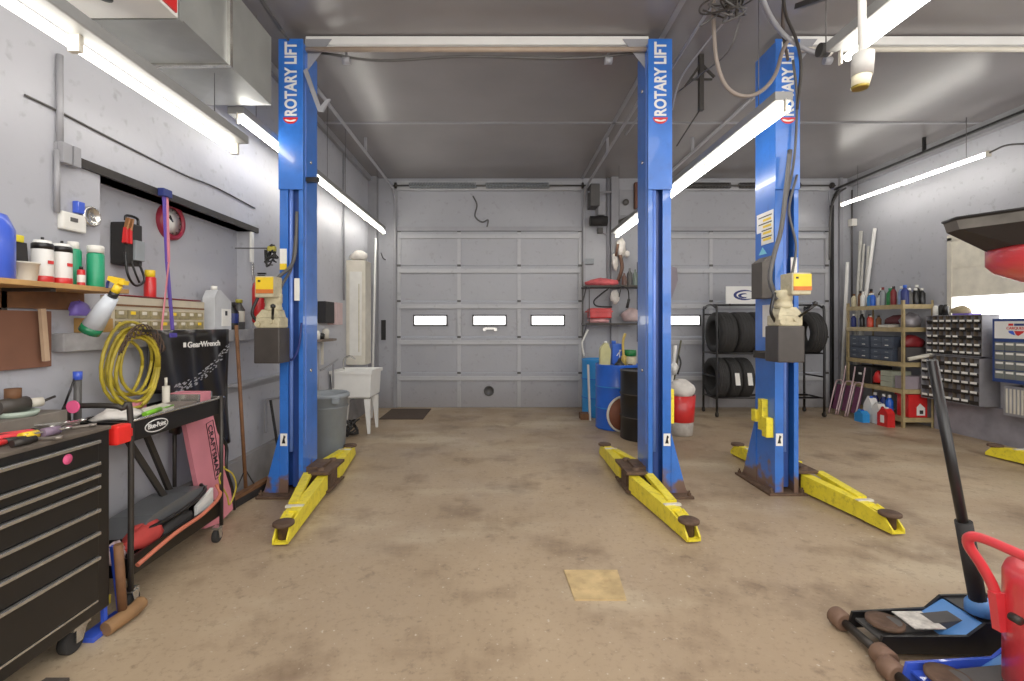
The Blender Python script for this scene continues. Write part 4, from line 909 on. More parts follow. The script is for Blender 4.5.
MB().box(XL, XL+0.12, 5.97, 6.2, 1.38, 1.66, 0.01).build('soap_box', mat('rosy', (206, 178, 176), 0.6), t)
MB().box(XL+0.0, XL+0.02, 5.3, 5.6, 1.45, 1.68).build('blue_card', blue_j, t)
t = thing('hand_shelf', 'small dark round-fronted shelf holding bits on the left wall behind the post', 'shelf', (XL, 5.7, 1.18))
MB().prism([(XL, 5.3, 1.19), (XL+0.16, 5.35, 1.19), (XL+0.2, 5.6, 1.19), (XL+0.16, 5.85, 1.19), (XL, 5.9, 1.19)], (0, 0, 0.025)).build('board', mat('shelf_brown', (110, 96, 84), 0.6), t)
MB().box(XL, XL+0.02, 5.4, 5.44, 0.9, 1.19).box(XL, XL+0.02, 5.76, 5.8, 0.9, 1.19).build('bracket', offwhite, t)
for k, (y, h, mm, lb) in enumerate(((5.42, 0.10, white, 'white cup on the small round-fronted shelf'), (5.56, 0.07, black, 'black tin on the small round-fronted shelf'), (5.70, 0.12, offwhite, 'cream soap bottle on the small round-fronted shelf'))):
    single('cup', MB().lathe([(0.035, 0), (0.04, h*.8), (0.02, h), (0, h)], (XL+0.08, y, 1.216), 14), mm, lb, 'cup')
single('pvc_pipe', MB().cyl((-1.90, 6.95+.15, 0.0), (-1.98, 7.65, 2.75), 0.017, 10), whitep, 'long white pipe leaning into the left rear corner past the sink', 'pipe')
single('wall_hook', MB().tube([wp(381, 253, -1.9), wp(384, 259, -1.9), wp(392, 260, -1.9), wp(394, 252, -1.9)], 0.009), greyd, 'thin curved black hook hanging near the left rear corner', 'hook')
single('switch_plate', MB().box(X_(381.5, YB), X_(386, YB), YB-0.03, YB-0.001, Z_(340, YB), Z_(320, YB), 0.006), blackm, 'narrow black wall box left of the closed overhead door', 'wall box')
single('floor_mat', MB().box(-1.76, -1.12, 6.98, 7.82, 0.0, 0.012, 0.003), mat('mat_brown', (72, 58, 48), 0.95, var=0.2, scale=30, bump=0.3), 'dark brown floor mat at the left foot of the overhead door', 'mat')
m = MB()
for k in range(6):
    rr = 0.10+0.012*k; c = Vector((-1.88+0.012*k, 5.85+0.03*k, 0.11))
    m.tube([c+Vector((0.05*math.sin(a*2+k), rr*math.cos(a), 0.085*math.sin(a))) for a in [2*PI*j/16 for j in range(17)]], 0.010, 6, False)
single('hose_coil', m, blackm, 'loosely coiled black hose on the floor under the utility sink', 'hose')
single('pipe_fitting', MB().tube([(XL+0.05, 5.6, 0.85), (XL+0.1, 5.7, 0.88), (XL+0.12, 6.0, 0.95)], 0.012).cyl((XL+0.05, 5.5, 0.5), (XL+0.05, 5.5, 1.1), 0.025).cyl((XL+0.1, 5.9, 0.6), (XL+0.1, 5.9, 0.9), 0.012), greym, 'grey plumbing pipes with valve on the wall left of the sink', 'pipes')

# ================================================================ MIDDLE REAR
Ys = 7.62
t = thing('wall_shelf_rack', 'two-tier dark metal wall shelf between the two overhead doors', 'shelf', (1.75, 7.7, 1.38))
rx0, rx1 = X_(585, 7.5), X_(645, 7.5)
for z_ in (1.375, 1.965): MB().box(rx0, rx1, 7.45, 7.84, z_, z_+0.028, 0.003).build('shelf_board', steel_dark, t)
for xx in (rx0+0.02, rx1-0.02): MB().box(xx-0.012, xx+0.012, 7.82, 7.845, 1.1, 2.4).beam((xx, 7.83, 1.15), (xx, 7.5, 1.375), 0.012, 0.02).beam((xx, 7.83, 1.75), (xx, 7.5, 1.965), 0.012, 0.02).build('bracket', greyd, t)
MB().cyl((rx0+0.06, 7.46, 1.4), (rx0+0.06, 7.46, 1.97), 0.008, 6).build('rod', greyd, t)
single('red_tarp', MB().blob((rx0+0.28, 7.62, 2.035), 0.26, 0.13, 0.075, seed=31, amp=0.12), mat('tarp_red', (196, 80, 84), 0.7, var=0.3), 'heap of pink red cloth on the upper wall shelf', 'cloth')
single('red_case', MB().box(X_(590, 7.5), X_(612, 7.5), 7.5, 7.75, 1.48, 1.64, 0.02).box(X_(588, 7.5), X_(613, 7.5), 7.49, 7.76, 1.575, 1.6, 0.004), red, 'red tool case on the lower wall shelf', 'case')
single('cloth_pile', MB().blob((X_(600, 7.5), 7.61, 1.44), 0.17, 0.1, 0.055, seed=33, amp=0.08), mat('cloth_pinkw', (214, 150, 150), 0.8, var=0.3), 'pale pink cloth folded beneath the red tool case', 'cloth')
single('plastic_bag', MB().blob((X_(634, 7.5), 7.62, 1.50), 0.16, 0.1, 0.13, seed=34, amp=0.12), mat('bag_rosy', (196, 172, 170), 0.6, var=0.25), 'crumpled pale bag on the lower wall shelf beside the post', 'bag')
for k, (px, h, mm, lb) in enumerate(((625, 0.20, mat('brown_bottle', (96, 68, 58), 0.4), 'brown bottle, left of the four on the upper wall shelf'), (630.5, 0.28, greyd, 'tall dark grey bottle on the upper wall shelf'), (636, 0.26, mat('greenish', (108, 120, 112), 0.4), 'greenish grey bottle on the upper wall shelf'), (641, 0.30, blue_d, 'navy bottle on the upper wall shelf next to the post'))):
    single('bottle', MB().lathe([(0.038, 0), (0.04, 0.01), (0.04, h*0.7), (0.015, h*0.85), (0.015, h), (0, h)], (X_(px, 7.55), 7.6, 1.994), 14), mm, lb, 'bottle', 'bottles on the wall shelf')
m = MB().tube([W(608, 289, 7.43), W(600, 295, 7.43), W(594, 301, 7.43), W(597, 306, 7.43), W(612, 307, 7.43)], 0.012)
single('coat_hanger', m.tube([W(608, 289, 7.43), W(611, 285, 7.46)], 0.008), blackm, 'bent black rod hanging under the upper wall shelf', 'rod')
m = MB().tube([W(620, 288, 7.43), W(623, 286, 7.43), W(628, 290, 7.43), W(629, 299, 7.43)], 0.01).tube([W(621, 288, 7.43), W(619, 297, 7.43)], 0.008).tube([W(629, 299, 7.43), W(627, 308, 7.43)], 0.022)
single('cord', m, blackm, 'black cord with plug hanging under the upper wall shelf', 'cord')
single('white_gloves', MB().blob(W(615, 297, 7.55), 0.07, 0.03, 0.1, seed=40, amp=0.15, flat=False), cloth, 'white rag hanging between the two wall shelves', 'rag')
t = thing('hanging_tools', 'bunch of cream gloves and brown tools hanging on the wall above the shelf', 'gloves', tuple(W(620, 262, 7.8)))
MB().blob(W(621, 248, 7.75), 0.075, 0.06, 0.14, seed=41, amp=0.16, flat=False).blob(W(615, 262, 7.75), 0.05, 0.05, 0.12, seed=42, amp=0.2, flat=False).blob(W(627, 254, 7.75), 0.04, 0.05, 0.05, seed=43, flat=False).build('gloves', cloth, t)
MB().tube([W(620, 255, 7.68), W(622, 268, 7.68), W(618, 281, 7.68)], 0.03).tube([W(618, 244, 7.68), W(616, 256, 7.68)], 0.02).build('tool', mat('leather', (98, 68, 50), 0.7), t)
# opener and electrical
t = thing('door_opener', 'grey door opener motor with black drum high between the doors', 'door opener', tuple(W(596, 205, 7.85)))
MB().box(X_(589, 7.8), X_(598, 7.8), 7.65, 7.945, Z_(208, 7.8), Z_(186, 7.8), 0.01).build('gear_case', greyd, t)
MB().cyl(W(590, 221, 7.8), W(607, 221, 7.8), 0.08, 18).build('motor', blackm, t)
MB().box(X_(597, 7.8), X_(604, 7.8), 7.7, 7.94, Z_(216, 7.8), Z_(203, 7.8), 0.006).cyl(W(588, 192, 7.75), W(612, 192, 7.75), 0.015).build('mount', greym, t)
single('junction_box', MB().use(greyp).box(X_(584, YB), X_(593.5, YB), YB-0.06, YB-0.001, Z_(264.5, YB), Z_(259, YB), 0.006).use(greyd).box(X_(597, YB), X_(602, YB), YB-0.09, YB-0.001, Z_(234, YB), Z_(228.5, YB), 0.006), None, 'grey electrical box pair on the wall between the doors', 'electrical box')
single('conduit', MB().cyl((X_(607, YB), YB-0.03, 2.0), (X_(607, YB), YB-0.03, ZC), 0.014).tube([W(601, 232, YB-.03), W(608, 238, YB-.03), W(609, 262, YB-.03), W(606, 280, YB-.03)], 0.012), greym, 'grey conduit dropping beside the door opener', 'conduit')
t = thing('pulley_plate', 'grey plate with brown and black gear parts beside the middle lift post', 'gear plate', tuple(W(630, 205, 7.9)))
MB().box(X_(619, YB), X_(642, YB), YB-0.02, YB-0.001, Z_(216, YB), Z_(190, YB)).build('plate', greym, t)
MB().box(X_(633, YB), X_(638, YB), YB-0.12, YB-0.02, Z_(210, YB), Z_(184, YB), 0.01).build('brown_arm', mat('brown_iron', (96, 60, 44), 0.7), t)
MB().lathe([(0.05, 0), (0.05, -0.05), (0, -0.05)], (X_(625, YB), YB-0.02, Z_(203, YB)), 18, 'Y').build('hub', greyd, t)
MB().prism([tuple(W(619, 220, 7.8)), tuple(W(634, 213, 7.8)), tuple(W(640, 218, 7.8)), tuple(W(622, 227, 7.8))], (0, 0.1, 0)).build('bracket', steel_dark, t)
# drums
def drum(name, label, x, y, r, h, m1, rim, group='oil drums'):
    t = thing(name, label, 'drum', (x, y, 0), group)
    MB().lathe([(r*0.97, 0), (r, 0.012), (r*0.985, 0.03), (r*0.985, h*0.33-0.02), (r*1.015, h*0.33), (r*0.985, h*0.33+0.02), (r*0.985, h*0.66-0.02), (r*1.015, h*0.66), (r*0.985, h*0.66+0.02), (r*0.985, h-0.03), (r, h-0.012), (r, h), (r*0.96, h), (r*0.95, h-0.012), (0, h-0.012)], (x, y, 0), 36).build('shell', m1, t)
    m = MB()
    for z_ in (h*0.33, h*0.66): m.lathe([(r*1.014, z_-0.006), (r*1.019, z_), (r*1.014, z_+0.006)], (x, y, 0), 36, caps=False)
    m.build('hoop', rim, t)
    MB().lathe([(0.03, h-0.012), (0.03, h+0.004), (0, h+0.004)], (x+r*0.5, y-r*0.4, 0), 12).build('bung', steel_dark, t)
    return t
drum('steel_drum', 'large blue steel drum with jugs on top left of the middle lift post', 1.58, 6.47, 0.29, 0.855, blue, blue_l)
drum('steel_drum', 'black steel drum partly behind the middle lift post', 1.76, 5.87, 0.285, 0.83, black, tank_brown)
t = drum('plastic_drum', 'light blue drum at the back beside the overhead door', 1.52, 7.32, 0.27, 0.86, blue_l, blue)
single('pale_plank', MB().beam((1.30, 6.93, 0.0), (1.28, 6.98, 0.80), 0.02, 0.07), white, 'narrow white plank standing between the two blue drums', 'plank')
single('wood_block', MB().box(1.17, 1.3, 6.95, 7.12, 0, 0.09, 0.004), woodd, 'brown wood block on the floor before the light blue drum', 'block')
t = thing('round_lid', 'brown disc with white rim leaning between blue and black drums', 'disc', (1.575, 6.14, 0))
cc = Vector((1.575, 6.14, 0.24))
m = MB().at(cc, (0.0, 0.0, 0.29)); m.lathe([(0.0, 0.0), (0.215, 0.0), (0.215, -0.012), (0, -0.012)], (0, 0, 0), 32, 'Y'); m.build('disc', mat('disc_brown', (122, 70, 48), 0.7), t)
m = MB().at(cc, (0, 0, 0.29)); m.lathe([(0.213, -0.018), (0.235, -0.016), (0.235, 0.006), (0.213, 0.006), (0.213, -0.018)], (0, 0, 0), 32, 'Y', caps=False); m.build('rim', offwhite, t)
single('grey_panel', MB().box(1.56, 1.68, 5.40, 5.44, 0.0, 0.845, 0.006), mat('panel_taupe', (132, 122, 114), 0.6), 'taupe panel standing upright before the black drum beside the lift post', 'panel')
zt_ = 0.845
t = thing('oil_jug', 'pale yellow oil jug on the blue drum', 'jug', (1.43, 6.42, zt_))
MB().prism([(1.34, 6.40, zt_), (1.47, 6.40, zt_), (1.48, 6.40, zt_+0.2), (1.44, 6.40, zt_+0.29), (1.40, 6.40, zt_+0.29), (1.34, 6.40, zt_+0.22)], (0, 0.1, 0)).build('body', mat('jug_yellow', (200, 196, 138), 0.5), t)
MB().lathe([(0.02, 0.285), (0.02, 0.315), (0, 0.315)], (1.42, 6.45, zt_), 10).build('cap', white, t)
t = thing('blue_canister', 'blue plastic canister with scribbled front on the blue drum', 'canister', (1.56, 6.4, zt_))
MB().box(1.50, 1.65, 6.42, 6.58, zt_, zt_+0.28, 0.02).lathe([(0.03, 0.27), (0.03, 0.32), (0, 0.32)], (1.54, 6.5, zt_), 12).build('body', blue, t)
MB().beam((1.56, 6.415, zt_+0.12), (1.62, 6.415, zt_+0.2), 0.004, 0.012).beam((1.6, 6.415, zt_+0.1), (1.6, 6.415, zt_+0.2), 0.012, 0.004).build('white_mark', whitep, t)
single('black_funnel', MB().lathe([(0.06, 0.0), (0.065, 0.02), (0.03, 0.06), (0.012, 0.1), (0, 0.1)], (1.56, 6.26, zt_), 16), black, 'small black funnel upside down on the blue drum', 'funnel')
t = can('bucket', 'cream can with green top on the blue drum next to the lift post', 1.74, 6.42, zt_, 0.08, 0.2, cream, green2, 1.02, 0.42, cat='can')
single('yellow_sprayer', MB().tube([(1.64, 6.36, zt_+0.02), (1.63, 6.36, zt_+0.3), (1.66, 6.36, zt_+0.42)], 0.018).lathe([(0.035, 0), (0.035, 0.12), (0, 0.14)], (1.64, 6.36, zt_), 12), mat('mustard', (196, 168, 80), 0.5), 'slim mustard spray wand standing on the blue drum', 'sprayer')
single('white_hook', MB().tube([W(588, 330, 7.4), W(584, 338, 7.35), W(582, 344, 7.35), W(584, 356, 7.35)], 0.014), white, 'curved white strap hanging at the left end of the wall shelf', 'strap')
# red bucket
t = thing('waste_bin', 'red and grey bin stuffed with a white bag right of the middle post', 'bin', (2.28, 6.0, 0))
MB().lathe([(0.14, 0), (0.15, 0.01), (0.16, 0.17)], (2.27, 6.05, 0), 24).build('base', mat('bin_grey', (168, 160, 150), 0.6, var=0.25, scale=14), t)
MB().lathe([(0.16, 0.17), (0.165, 0.175), (0.185, 0.50), (0.175, 0.50), (0.16, 0.2)], (2.27, 6.05, 0), 24, caps=False).build('body', red, t)
MB().blob((2.27, 6.05, 0.56), 0.175, 0.175, 0.13, seed=51, amp=0.07, n=20).build('bag', cloth, t)
t = thing('mop_bundle', 'spray nozzle and dark stick standing in the bin behind the middle post', 'sticks', (2.27, 6.15, 0.65))
MB().cyl((2.20, 6.1, 0.62), (2.32, 6.15, 1.18), 0.012).build('dark_stick', mat('dark_olive', (78, 76, 56), 0.6), t)
MB().tube([(2.17, 6.1, 0.6), (2.2, 6.1, 0.8), (2.23, 6.1, 1.12)], 0.02).blob((2.2, 6.05, 0.83), 0.05, 0.05, 0.07, seed=5, flat=False).build('white_wand', whitep, t)
MB().tube([(2.22, 6.0, 0.76), (2.26, 6.0, 0.9), (2.24, 6.02, 1.0)], 0.012).build('hose', black, t)
single('hanging_jacket', MB().prism([tuple(W(668, 265, 7.9)), tuple(W(677, 268, 7.9)), tuple(W(678, 280, 7.9)), tuple(W(672, 298, 7.9)), tuple(W(666, 300, 7.9))], (0, 0.03, 0)), mat('mauve_grey', (148, 138, 146), 0.7), 'grey mauve cloth hanging on the second overhead door beside the post', 'cloth')

# ================================================================ TYRE RACK
Yr0, Yr1 = 7.15, 7.62
t = thing('tyre_rack', 'black tubular rolling tyre rack before the second overhead door', 'rack', (3.95, 7.4, 0))
xa_, xb_ = X_(711, 7.35), X_(822, 7.2)
zt1 = 1.64
for xx in (xa_, xb_):
    MB().tube([(xx, Yr0, 0.08), (xx, Yr0, 1.50), (xx, Yr0+0.06, zt1), (xx, (Yr0+Yr1)/2, zt1+0.04), (xx, Yr1-0.06, zt1), (xx, Yr1, 1.50), (xx, Yr1, 0.08)], 0.018, 8).build('end_frame', black, t)
    for z_ in (0.95, 0.28, 0.6): MB().cyl((xx, Yr0, z_), (xx, Yr1, z_), 0.013).build('side_rail', black, t)
    for yy in (Yr0, Yr1): MB().lathe([(0.035, -0.015), (0.04, 0), (0.035, 0.015)], (xx, yy, 0.04), 14, 'X').box(xx-0.01, xx+0.01, yy-0.02, yy+0.02, 0.04, 0.09).build('caster', steel_dark, t)
for z_ in (0.95, 0.28):
    for yy in (Yr0+0.09, Yr1-0.09): MB().cyl((xa_, yy, z_), (xb_, yy, z_), 0.016).build('shelf_rail', black, t)
MB().cyl((xa_, Yr1, zt1-0.1), (xb_, Yr1, zt1-0.1), 0.014).cyl((xa_, (Yr0+Yr1)/2, zt1+0.04), (xb_, (Yr0+Yr1)/2, zt1+0.04), 0.014).build('top_rail', black, t)
def tyre(label, x, z, r=0.31, w=0.235, mark=False, group='tyres on the rack'):
    yc = (Yr0+Yr1)/2; tt = thing('tyre', label, 'tyre', (x, yc, z-r), group)
    h = w/2
    MB().lathe([(r*0.60, h*0.78), (r*0.60, -h*0.78), (r*0.62, -h*0.95), (r*0.80, -h), (r*0.93, -h*0.92), (r*0.985, -h*0.78), (r*0.972, -h*0.6), (r*0.972, h*0.6), (r*0.985, h*0.78), (r*0.93, h*0.92), (r*0.80, h), (r*0.62, h*0.95), (r*0.60, h*0.78)], (x, yc, z), 40, 'X', caps=False).build('sidewall', rubber, tt)
    prof = []
    for a, b in ((-0.6, -0.32), (-0.28, -0.02), (0.02, 0.28), (0.32, 0.6)): prof += [(r*0.975, h*a), (r*1.0, h*(a+0.02)), (r*1.0, h*(b-0.02)), (r*0.975, h*b)]
    MB().lathe(prof, (x, yc, z), 40, 'X', smooth=False, caps=False).build('tread', mat('tread', (44, 43, 42), 0.8), tt)
    if mark: MB().prism([(x-0.035, yc-r-0.004, z-0.08), (x+0.035, yc-r-0.004, z-0.08), (x+0.02, yc-r+0.01, z+0.10), (x-0.045, yc-r+0.01, z+0.10)], (0, -0.003, 0)).build('sticker', paper, tt)
    return tt
for k, lb in enumerate(('black tyre at the left end of the upper rack row', 'second black tyre from the left in the upper rack row', 'third black tyre in the upper row, beside the right lift post', 'black tyre of the upper row hidden behind the lift power unit', 'single black tyre at the right of the upper rack row')):
    x = xa_+0.17+[0, 0.27, 0.53, 0.80, 1.34][k]; tyre(lb, x, 0.95+0.30, r=0.325, w=0.255 if k < 4 else 0.22)
for k, lb in enumerate(('black tyre at the left end of the lower rack row, no sticker', 'lower row tyre with a white sticker, left of the two stickered', 'lower row tyre with a white sticker next to the right lift post', 'lower row tyre seen just right of the right lift post')):
    x = xa_+0.09+[0, 0.19, 0.375, 1.0][k]; tyre(lb, x, 0.28+0.285, w=0.18, mark=k in (1, 2))
# sign
sgx0, sgx1, sgy = X_(728, 7.3), X_(761, 7.3), 7.36
t = thing('shop_sign', 'white rectangular sign with dark blue swoosh on top of the tyre rack', 'sign', ((sgx0+sgx1)/2, sgy, 1.64))
sz0, sz1 = 1.70, Z_(286, 7.3)
MB().box(sgx0, sgx1, sgy, sgy+0.02, sz0, sz1, 0.003).build('board', whitep, t)
cxs, czs = (sgx0+sgx1)/2+0.03, (sz0+sz1)/2
out_, in_ = [], []
for k in range(15):
    a = PI*0.28+PI*1.44*k/14
    out_.append((cxs+0.17*math.cos(a), sgy-0.001, czs+0.08*math.sin(a))); in_.append((cxs+0.035+0.16*math.cos(a), sgy-0.001, czs+0.058*math.sin(a)))
MB().prism(out_+in_[::-1], (0, -0.001, 0)).build('swoosh', blue_d, t)
out2 = [(cxs-0.01+0.09*math.cos(a), sgy-0.001, czs-0.01+0.04*math.sin(a)) for a in [PI*0.4+PI*1.2*k/10 for k in range(11)]]
in2 = [(cxs+0.02+0.07*math.cos(a), sgy-0.001, czs-0.01+0.022*math.sin(a)) for a in [PI*0.4+PI*1.2*k/10 for k in range(11)]]
MB().prism(out2+in2[::-1], (0, -0.001, 0)).build('inner_swoosh', blue_d, t)
MB().box(sgx0+0.05, sgx0+0.07, sgy, sgy+0.02, 1.68, sz0).box(sgx1-0.07, sgx1-0.05, sgy, sgy+0.02, 1.68, sz0).build('foot', steel_dark, t)

# ================================================================ RIGHT SHELVING
gx0, gx1, gy0, gy1 = 5.39, 5.80, 6.42, 7.47
t = thing('shelving_unit', 'tan metal shelving unit against the right wall near the corner', 'shelving', ((gx0+gx1)/2, (gy0+gy1)/2, 0))
levels = [0.12, 0.50, 0.86, 1.33, 1.64]
for xx in (gx0, gx1-0.03):
    for yy in (gy0, gy1-0.03): MB().box(xx, xx+0.03, yy, yy+0.004, 0, 1.71).box(xx if xx == gx0 else xx+0.026, xx+0.004 if xx == gx0 else xx+0.03, yy, yy+0.03, 0, 1.71).build('post', tan, t)
for z_ in levels:
    MB().box(gx0+0.004, gx1-0.004, gy0+0.004, gy1-0.004, z_, z_+0.012).box(gx0-0.003, gx0+0.004, gy0, gy1, z_-0.045, z_+0.014).box(gx0, gx1, gy0-0.003, gy0+0.004, z_-0.045, z_+0.014).build('shelf', tan, t)
def bottle(label, x, y, z, r, h, m1, cap, name='bottle', group='bottles on the tan shelves'):
    t_ = thing(name, label, 'bottle', (x, y, z), group)
    MB().lathe([(r*.95, 0), (r, 0.006), (r, h*0.68), (r*0.45, h*0.84), (r*0.4, h*0.86)], (x, y, z), 14).build('body', m1, t_)
    MB().lathe([(r*0.48, h*0.86), (r*0.48, h), (0, h)], (x, y, z), 12).build('cap', cap, t_)
zt2 = levels[4]+0.014
spec = [('tan bottle at the far left end of the top tan shelf', cream, woodd), ('brown bottle second from the far end on the top tan shelf', woodd, black), ('white bottle on the top tan shelf before the leaning pipes', white, white),
        ('light blue bottle on the top tan shelf beside the white bottle', blue_l, white), ('blue bottle on the top tan shelf left of the white cans', blue, white), ('small white bottle on the top tan shelf', white, white),
        ('grey and red can on the top tan shelf left of the green jug', greyp, darkred), ('green jug on the middle of the top tan shelf', green2, green), ('brown red bottle right of the green jug on the top tan shelf', darkred, black),
        ('pale blue bottle on the top tan shelf left of the navy box', mat('pale_blue', (140, 165, 210), 0.4), white), ('navy blue jug on the top tan shelf near its front corner', blue_d, blue)]
for k, (lb, a, b) in enumerate(spec):
    y = gy1-0.06-k*0.093; bottle(lb, gx0+0.075+0.03*(k % 2), y, zt2, 0.036 if k not in (7, 10) else 0.046, [.2, .24, .22, .19, .19, .15, .26, .24, .26, .25, .26][k], a, b)
for k in range(5):
    bottle(['brown bottle in the back row of the top tan shelf', 'dark bottle in the back row of the top tan shelf', 'red bottle in the back row behind the green jug', 'blue bottle in the back row of the top tan shelf', 'black bottle in the back row behind the navy jug'][k], gx0+0.27, gy1-0.15-k*0.2, zt2, 0.042, 0.27, [woodd, blackm, darkred, blue, black][k], [black, white, white, white, white][k])
for k in range(3): bottle(['black oil bottle with white cap, nearest the post, on the shelf end', 'black oil bottle with white cap, middle one on the shelf end', 'black oil bottle with white cap, nearest the right wall'][k], gx0+0.13+k*0.085, gy0+0.055, zt2, 0.04, 0.22, black if k else greyd, white, group='black oil bottles')
# second level
z2 = levels[3]+0.014
spec = [('navy bottle with white label at the far end of the second tan shelf', blue_d, white), ('lilac bottle on the second tan shelf', mat('lilac', (170, 170, 205), 0.4), black), ('black bottle on the second tan shelf', black, black), ('red bottle in the middle of the second tan shelf', red, black), ('orange red bottle on the second tan shelf', mat('orange_red', (210, 70, 40), 0.4), white), ('brown bottle with black cap on the second tan shelf', woodd, black)]
for k, (lb, a, b) in enumerate(spec): bottle(lb, gx0+0.07+0.05*(k % 2), gy1-0.06-k*0.085, z2, 0.035, [.2, .18, .2, .19, .17, .17][k], a, b)
single('box', MB().box(gx0+0.03, gx0+0.18, 6.70, 6.88, z2, z2+0.035, 0.004), offwhite, 'flat white box on the second tan shelf', 'box')
single('folded_cloth', MB().blob((gx0+0.24, 6.78, z2+0.09), 0.12, 0.22, 0.08, seed=60, amp=0.08), mat('wine', (92, 46, 50), 0.8), 'heap of wine red cloths on the second tan shelf', 'cloth')
single('silver_bag', MB().blob((gx0+0.2, 6.53, z2+0.07), 0.13, 0.09, 0.12, seed=61, amp=0.1), mat('silver_bag', (128, 124, 128), 0.35, 0.3), 'crinkled silver grey bag at the near end of the second tan shelf', 'bag')
# third: drawer organizers
z3 = levels[2]+0.014
def organizer(label, y0, y1, z0, h, rows, cols, x0=gx0+0.02, m1=None, grp='drawer cabinets on the shelf'):
    t_ = thing('drawer_cabinet', label, 'drawer cabinet', (x0+0.12, (y0+y1)/2, z0), grp)
    MB().box(x0, x0+0.26, y0, y1, z0, z0+h, 0.003).build('case', m1 or mat('slate', (58, 66, 80), 0.5), t_)
    for r_ in range(rows):
        for c_ in range(cols):
            a = y0+0.01+(y1-y0-0.02)*c_/cols; b = y0+0.01+(y1-y0-0.02)*(c_+1)/cols; zz0 = z0+0.008+(h-0.016)*r_/rows; zz1 = z0+0.008+(h-0.016)*(r_+1)/rows
            MB().use(mat('slate2', (74, 82, 96), 0.45)).box(x0-0.008, x0, a+0.004, b-0.004, zz0+0.003, zz1-0.003, 0.002).use(paper if (r_+c_) % 3 == 0 else greyp).box(x0-0.010, x0-0.008, (a+b)/2-0.03, (a+b)/2+0.03, (zz0+zz1)/2-0.006, (zz0+zz1)/2+0.006).build('drawer', None, t_)
organizer('slate drawer cabinet at the far end of the third tan shelf, lower of the stack', 7.03, 7.42, z3, 0.17, 2, 2)
organizer('slate drawer cabinet at the far end of the third tan shelf, upper of the stack', 7.03, 7.42, z3+0.172, 0.17, 2, 2)
organizer('slate drawer cabinet in the middle of the third tan shelf, lower of the stack', 6.60, 7.01, z3, 0.17, 2, 2)
organizer('slate drawer cabinet in the middle of the third tan shelf, upper of the stack', 6.60, 7.01, z3+0.172, 0.17, 2, 2)
single('red_bag', MB().blob((gx0+0.2, 6.51, z3+0.26), 0.15, 0.07, 0.10, seed=62, amp=0.07), darkred, 'dark red bag at the near end of the third tan shelf', 'bag')
single('box', MB().box(gx0+0.06, gx0+0.36, 6.44, 6.58, z3, z3+0.2, 0.004), mat('case_dark', (70, 66, 66), 0.6), 'dark case under the dark red bag on the third tan shelf', 'case')
single('paper_roll', MB().cyl((gx0+0.02, 6.36, z3+0.05), (gx0+0.27, 6.26, z3+0.12), 0.025, 14), offwhite, 'rolled white paper poking out in front of the shelving end', 'paper roll')
# fourth
z4 = levels[1]+0.014
single('tool_case', MB().use(blackm).box(gx0+0.02, gx0+0.34, 7.0, 7.43, z4, z4+0.25, 0.012).use(paper).box(gx0+0.017, gx0+0.02, 7.18, 7.24, z4+0.12, z4+0.15), None, 'black tool case with white tag on the fourth tan shelf', 'case')
single('red_sack', MB().blob((gx0+0.07, 6.93, z4+0.09), 0.05, 0.075, 0.11, seed=63, amp=0.06), red, 'red soft pouch on the fourth tan shelf', 'pouch')
for k in range(3): single('box', MB().box(gx0+0.03, gx0+0.3, 6.64, 6.84, z4+0.075*k, z4+0.07+0.075*k, 0.004), mat('box_sage', (166, 170, 150), 0.7), ['pale sage box at the bottom of the stack on the fourth tan shelf', 'pale sage box in the middle of the stack on the fourth tan shelf', 'pale sage box on top of the stack on the fourth tan shelf'][k], 'box', 'pale boxes')
single('box', MB().box(gx0+0.04, gx0+0.36, 6.44, 6.60, z4, z4+0.17, 0.004), mat('box_mauve', (150, 138, 146), 0.7), 'mauve grey box at the near end of the fourth tan shelf', 'box')
# bottom
z5 = levels[0]+0.014
t = thing('paint_bucket', 'red square container with white house mark on the bottom tan shelf', 'container', (gx0+0.2, 6.52, z5))
MB().box(gx0+0.09, gx0+0.34, 6.43, 6.63, z5, z5+0.30, 0.012).box(gx0+0.07, gx0+0.36, 6.425, 6.64, z5+0.29, z5+0.31).build('body', red, t)
MB().prism([(gx0+0.19, 6.428, z5+0.03), (gx0+0.30, 6.428, z5+0.03), (gx0+0.30, 6.428, z5+0.13), (gx0+0.235, 6.428, z5+0.19), (gx0+0.19, 6.428, z5+0.14)], (0, -0.002, 0)).build('house_mark', whitep, t)
MB().prism([(gx0+0.225, 6.424, z5+0.05), (gx0+0.275, 6.424, z5+0.05), (gx0+0.275, 6.424, z5+0.10), (gx0+0.225, 6.424, z5+0.10)], (0, -0.001, 0)).build('dark_mark', blackm, t)
for k, (y, mm, lb) in enumerate(((6.74, blue, 'blue bottle on the bottom tan shelf beside the post'), (6.84, blue_d, 'navy bottle on the bottom tan shelf'), (7.0, blue_d, 'navy jug behind the white jugs on the bottom tan shelf'))): bottle(lb, gx0+0.08, y, z5, 0.045, 0.26, mm, white)
def jug(label, x, y, z, w, h, m1, cap, z_rot=0):
    t_ = thing('jug', label, 'jug', (x, y, z), 'jugs before the tan shelves')
    MB().prism([(x-0.05, y-w/2, z), (x-0.05, y+w/2, z), (x-0.05, y+w/2, z+h*0.65), (x-0.05, y+w*0.1, z+h*0.93), (x-0.05, y-w*0.2, z+h*0.93), (x-0.05, y-w/2, z+h*0.7)], (0.1, 0, 0)).build('body', m1, t_)
    MB().lathe([(0.022, h*0.93), (0.022, h), (0, h)], (x, y-w*0.05, z), 12).build('cap', cap, t_)
    MB().tube([(x, y+w*0.1, z+h*0.9), (x-0.0, y+w*0.35, z+h*0.95), (x, y+w*0.48, z+h*0.65)], 0.012).build('handle', m1, t_); return t_
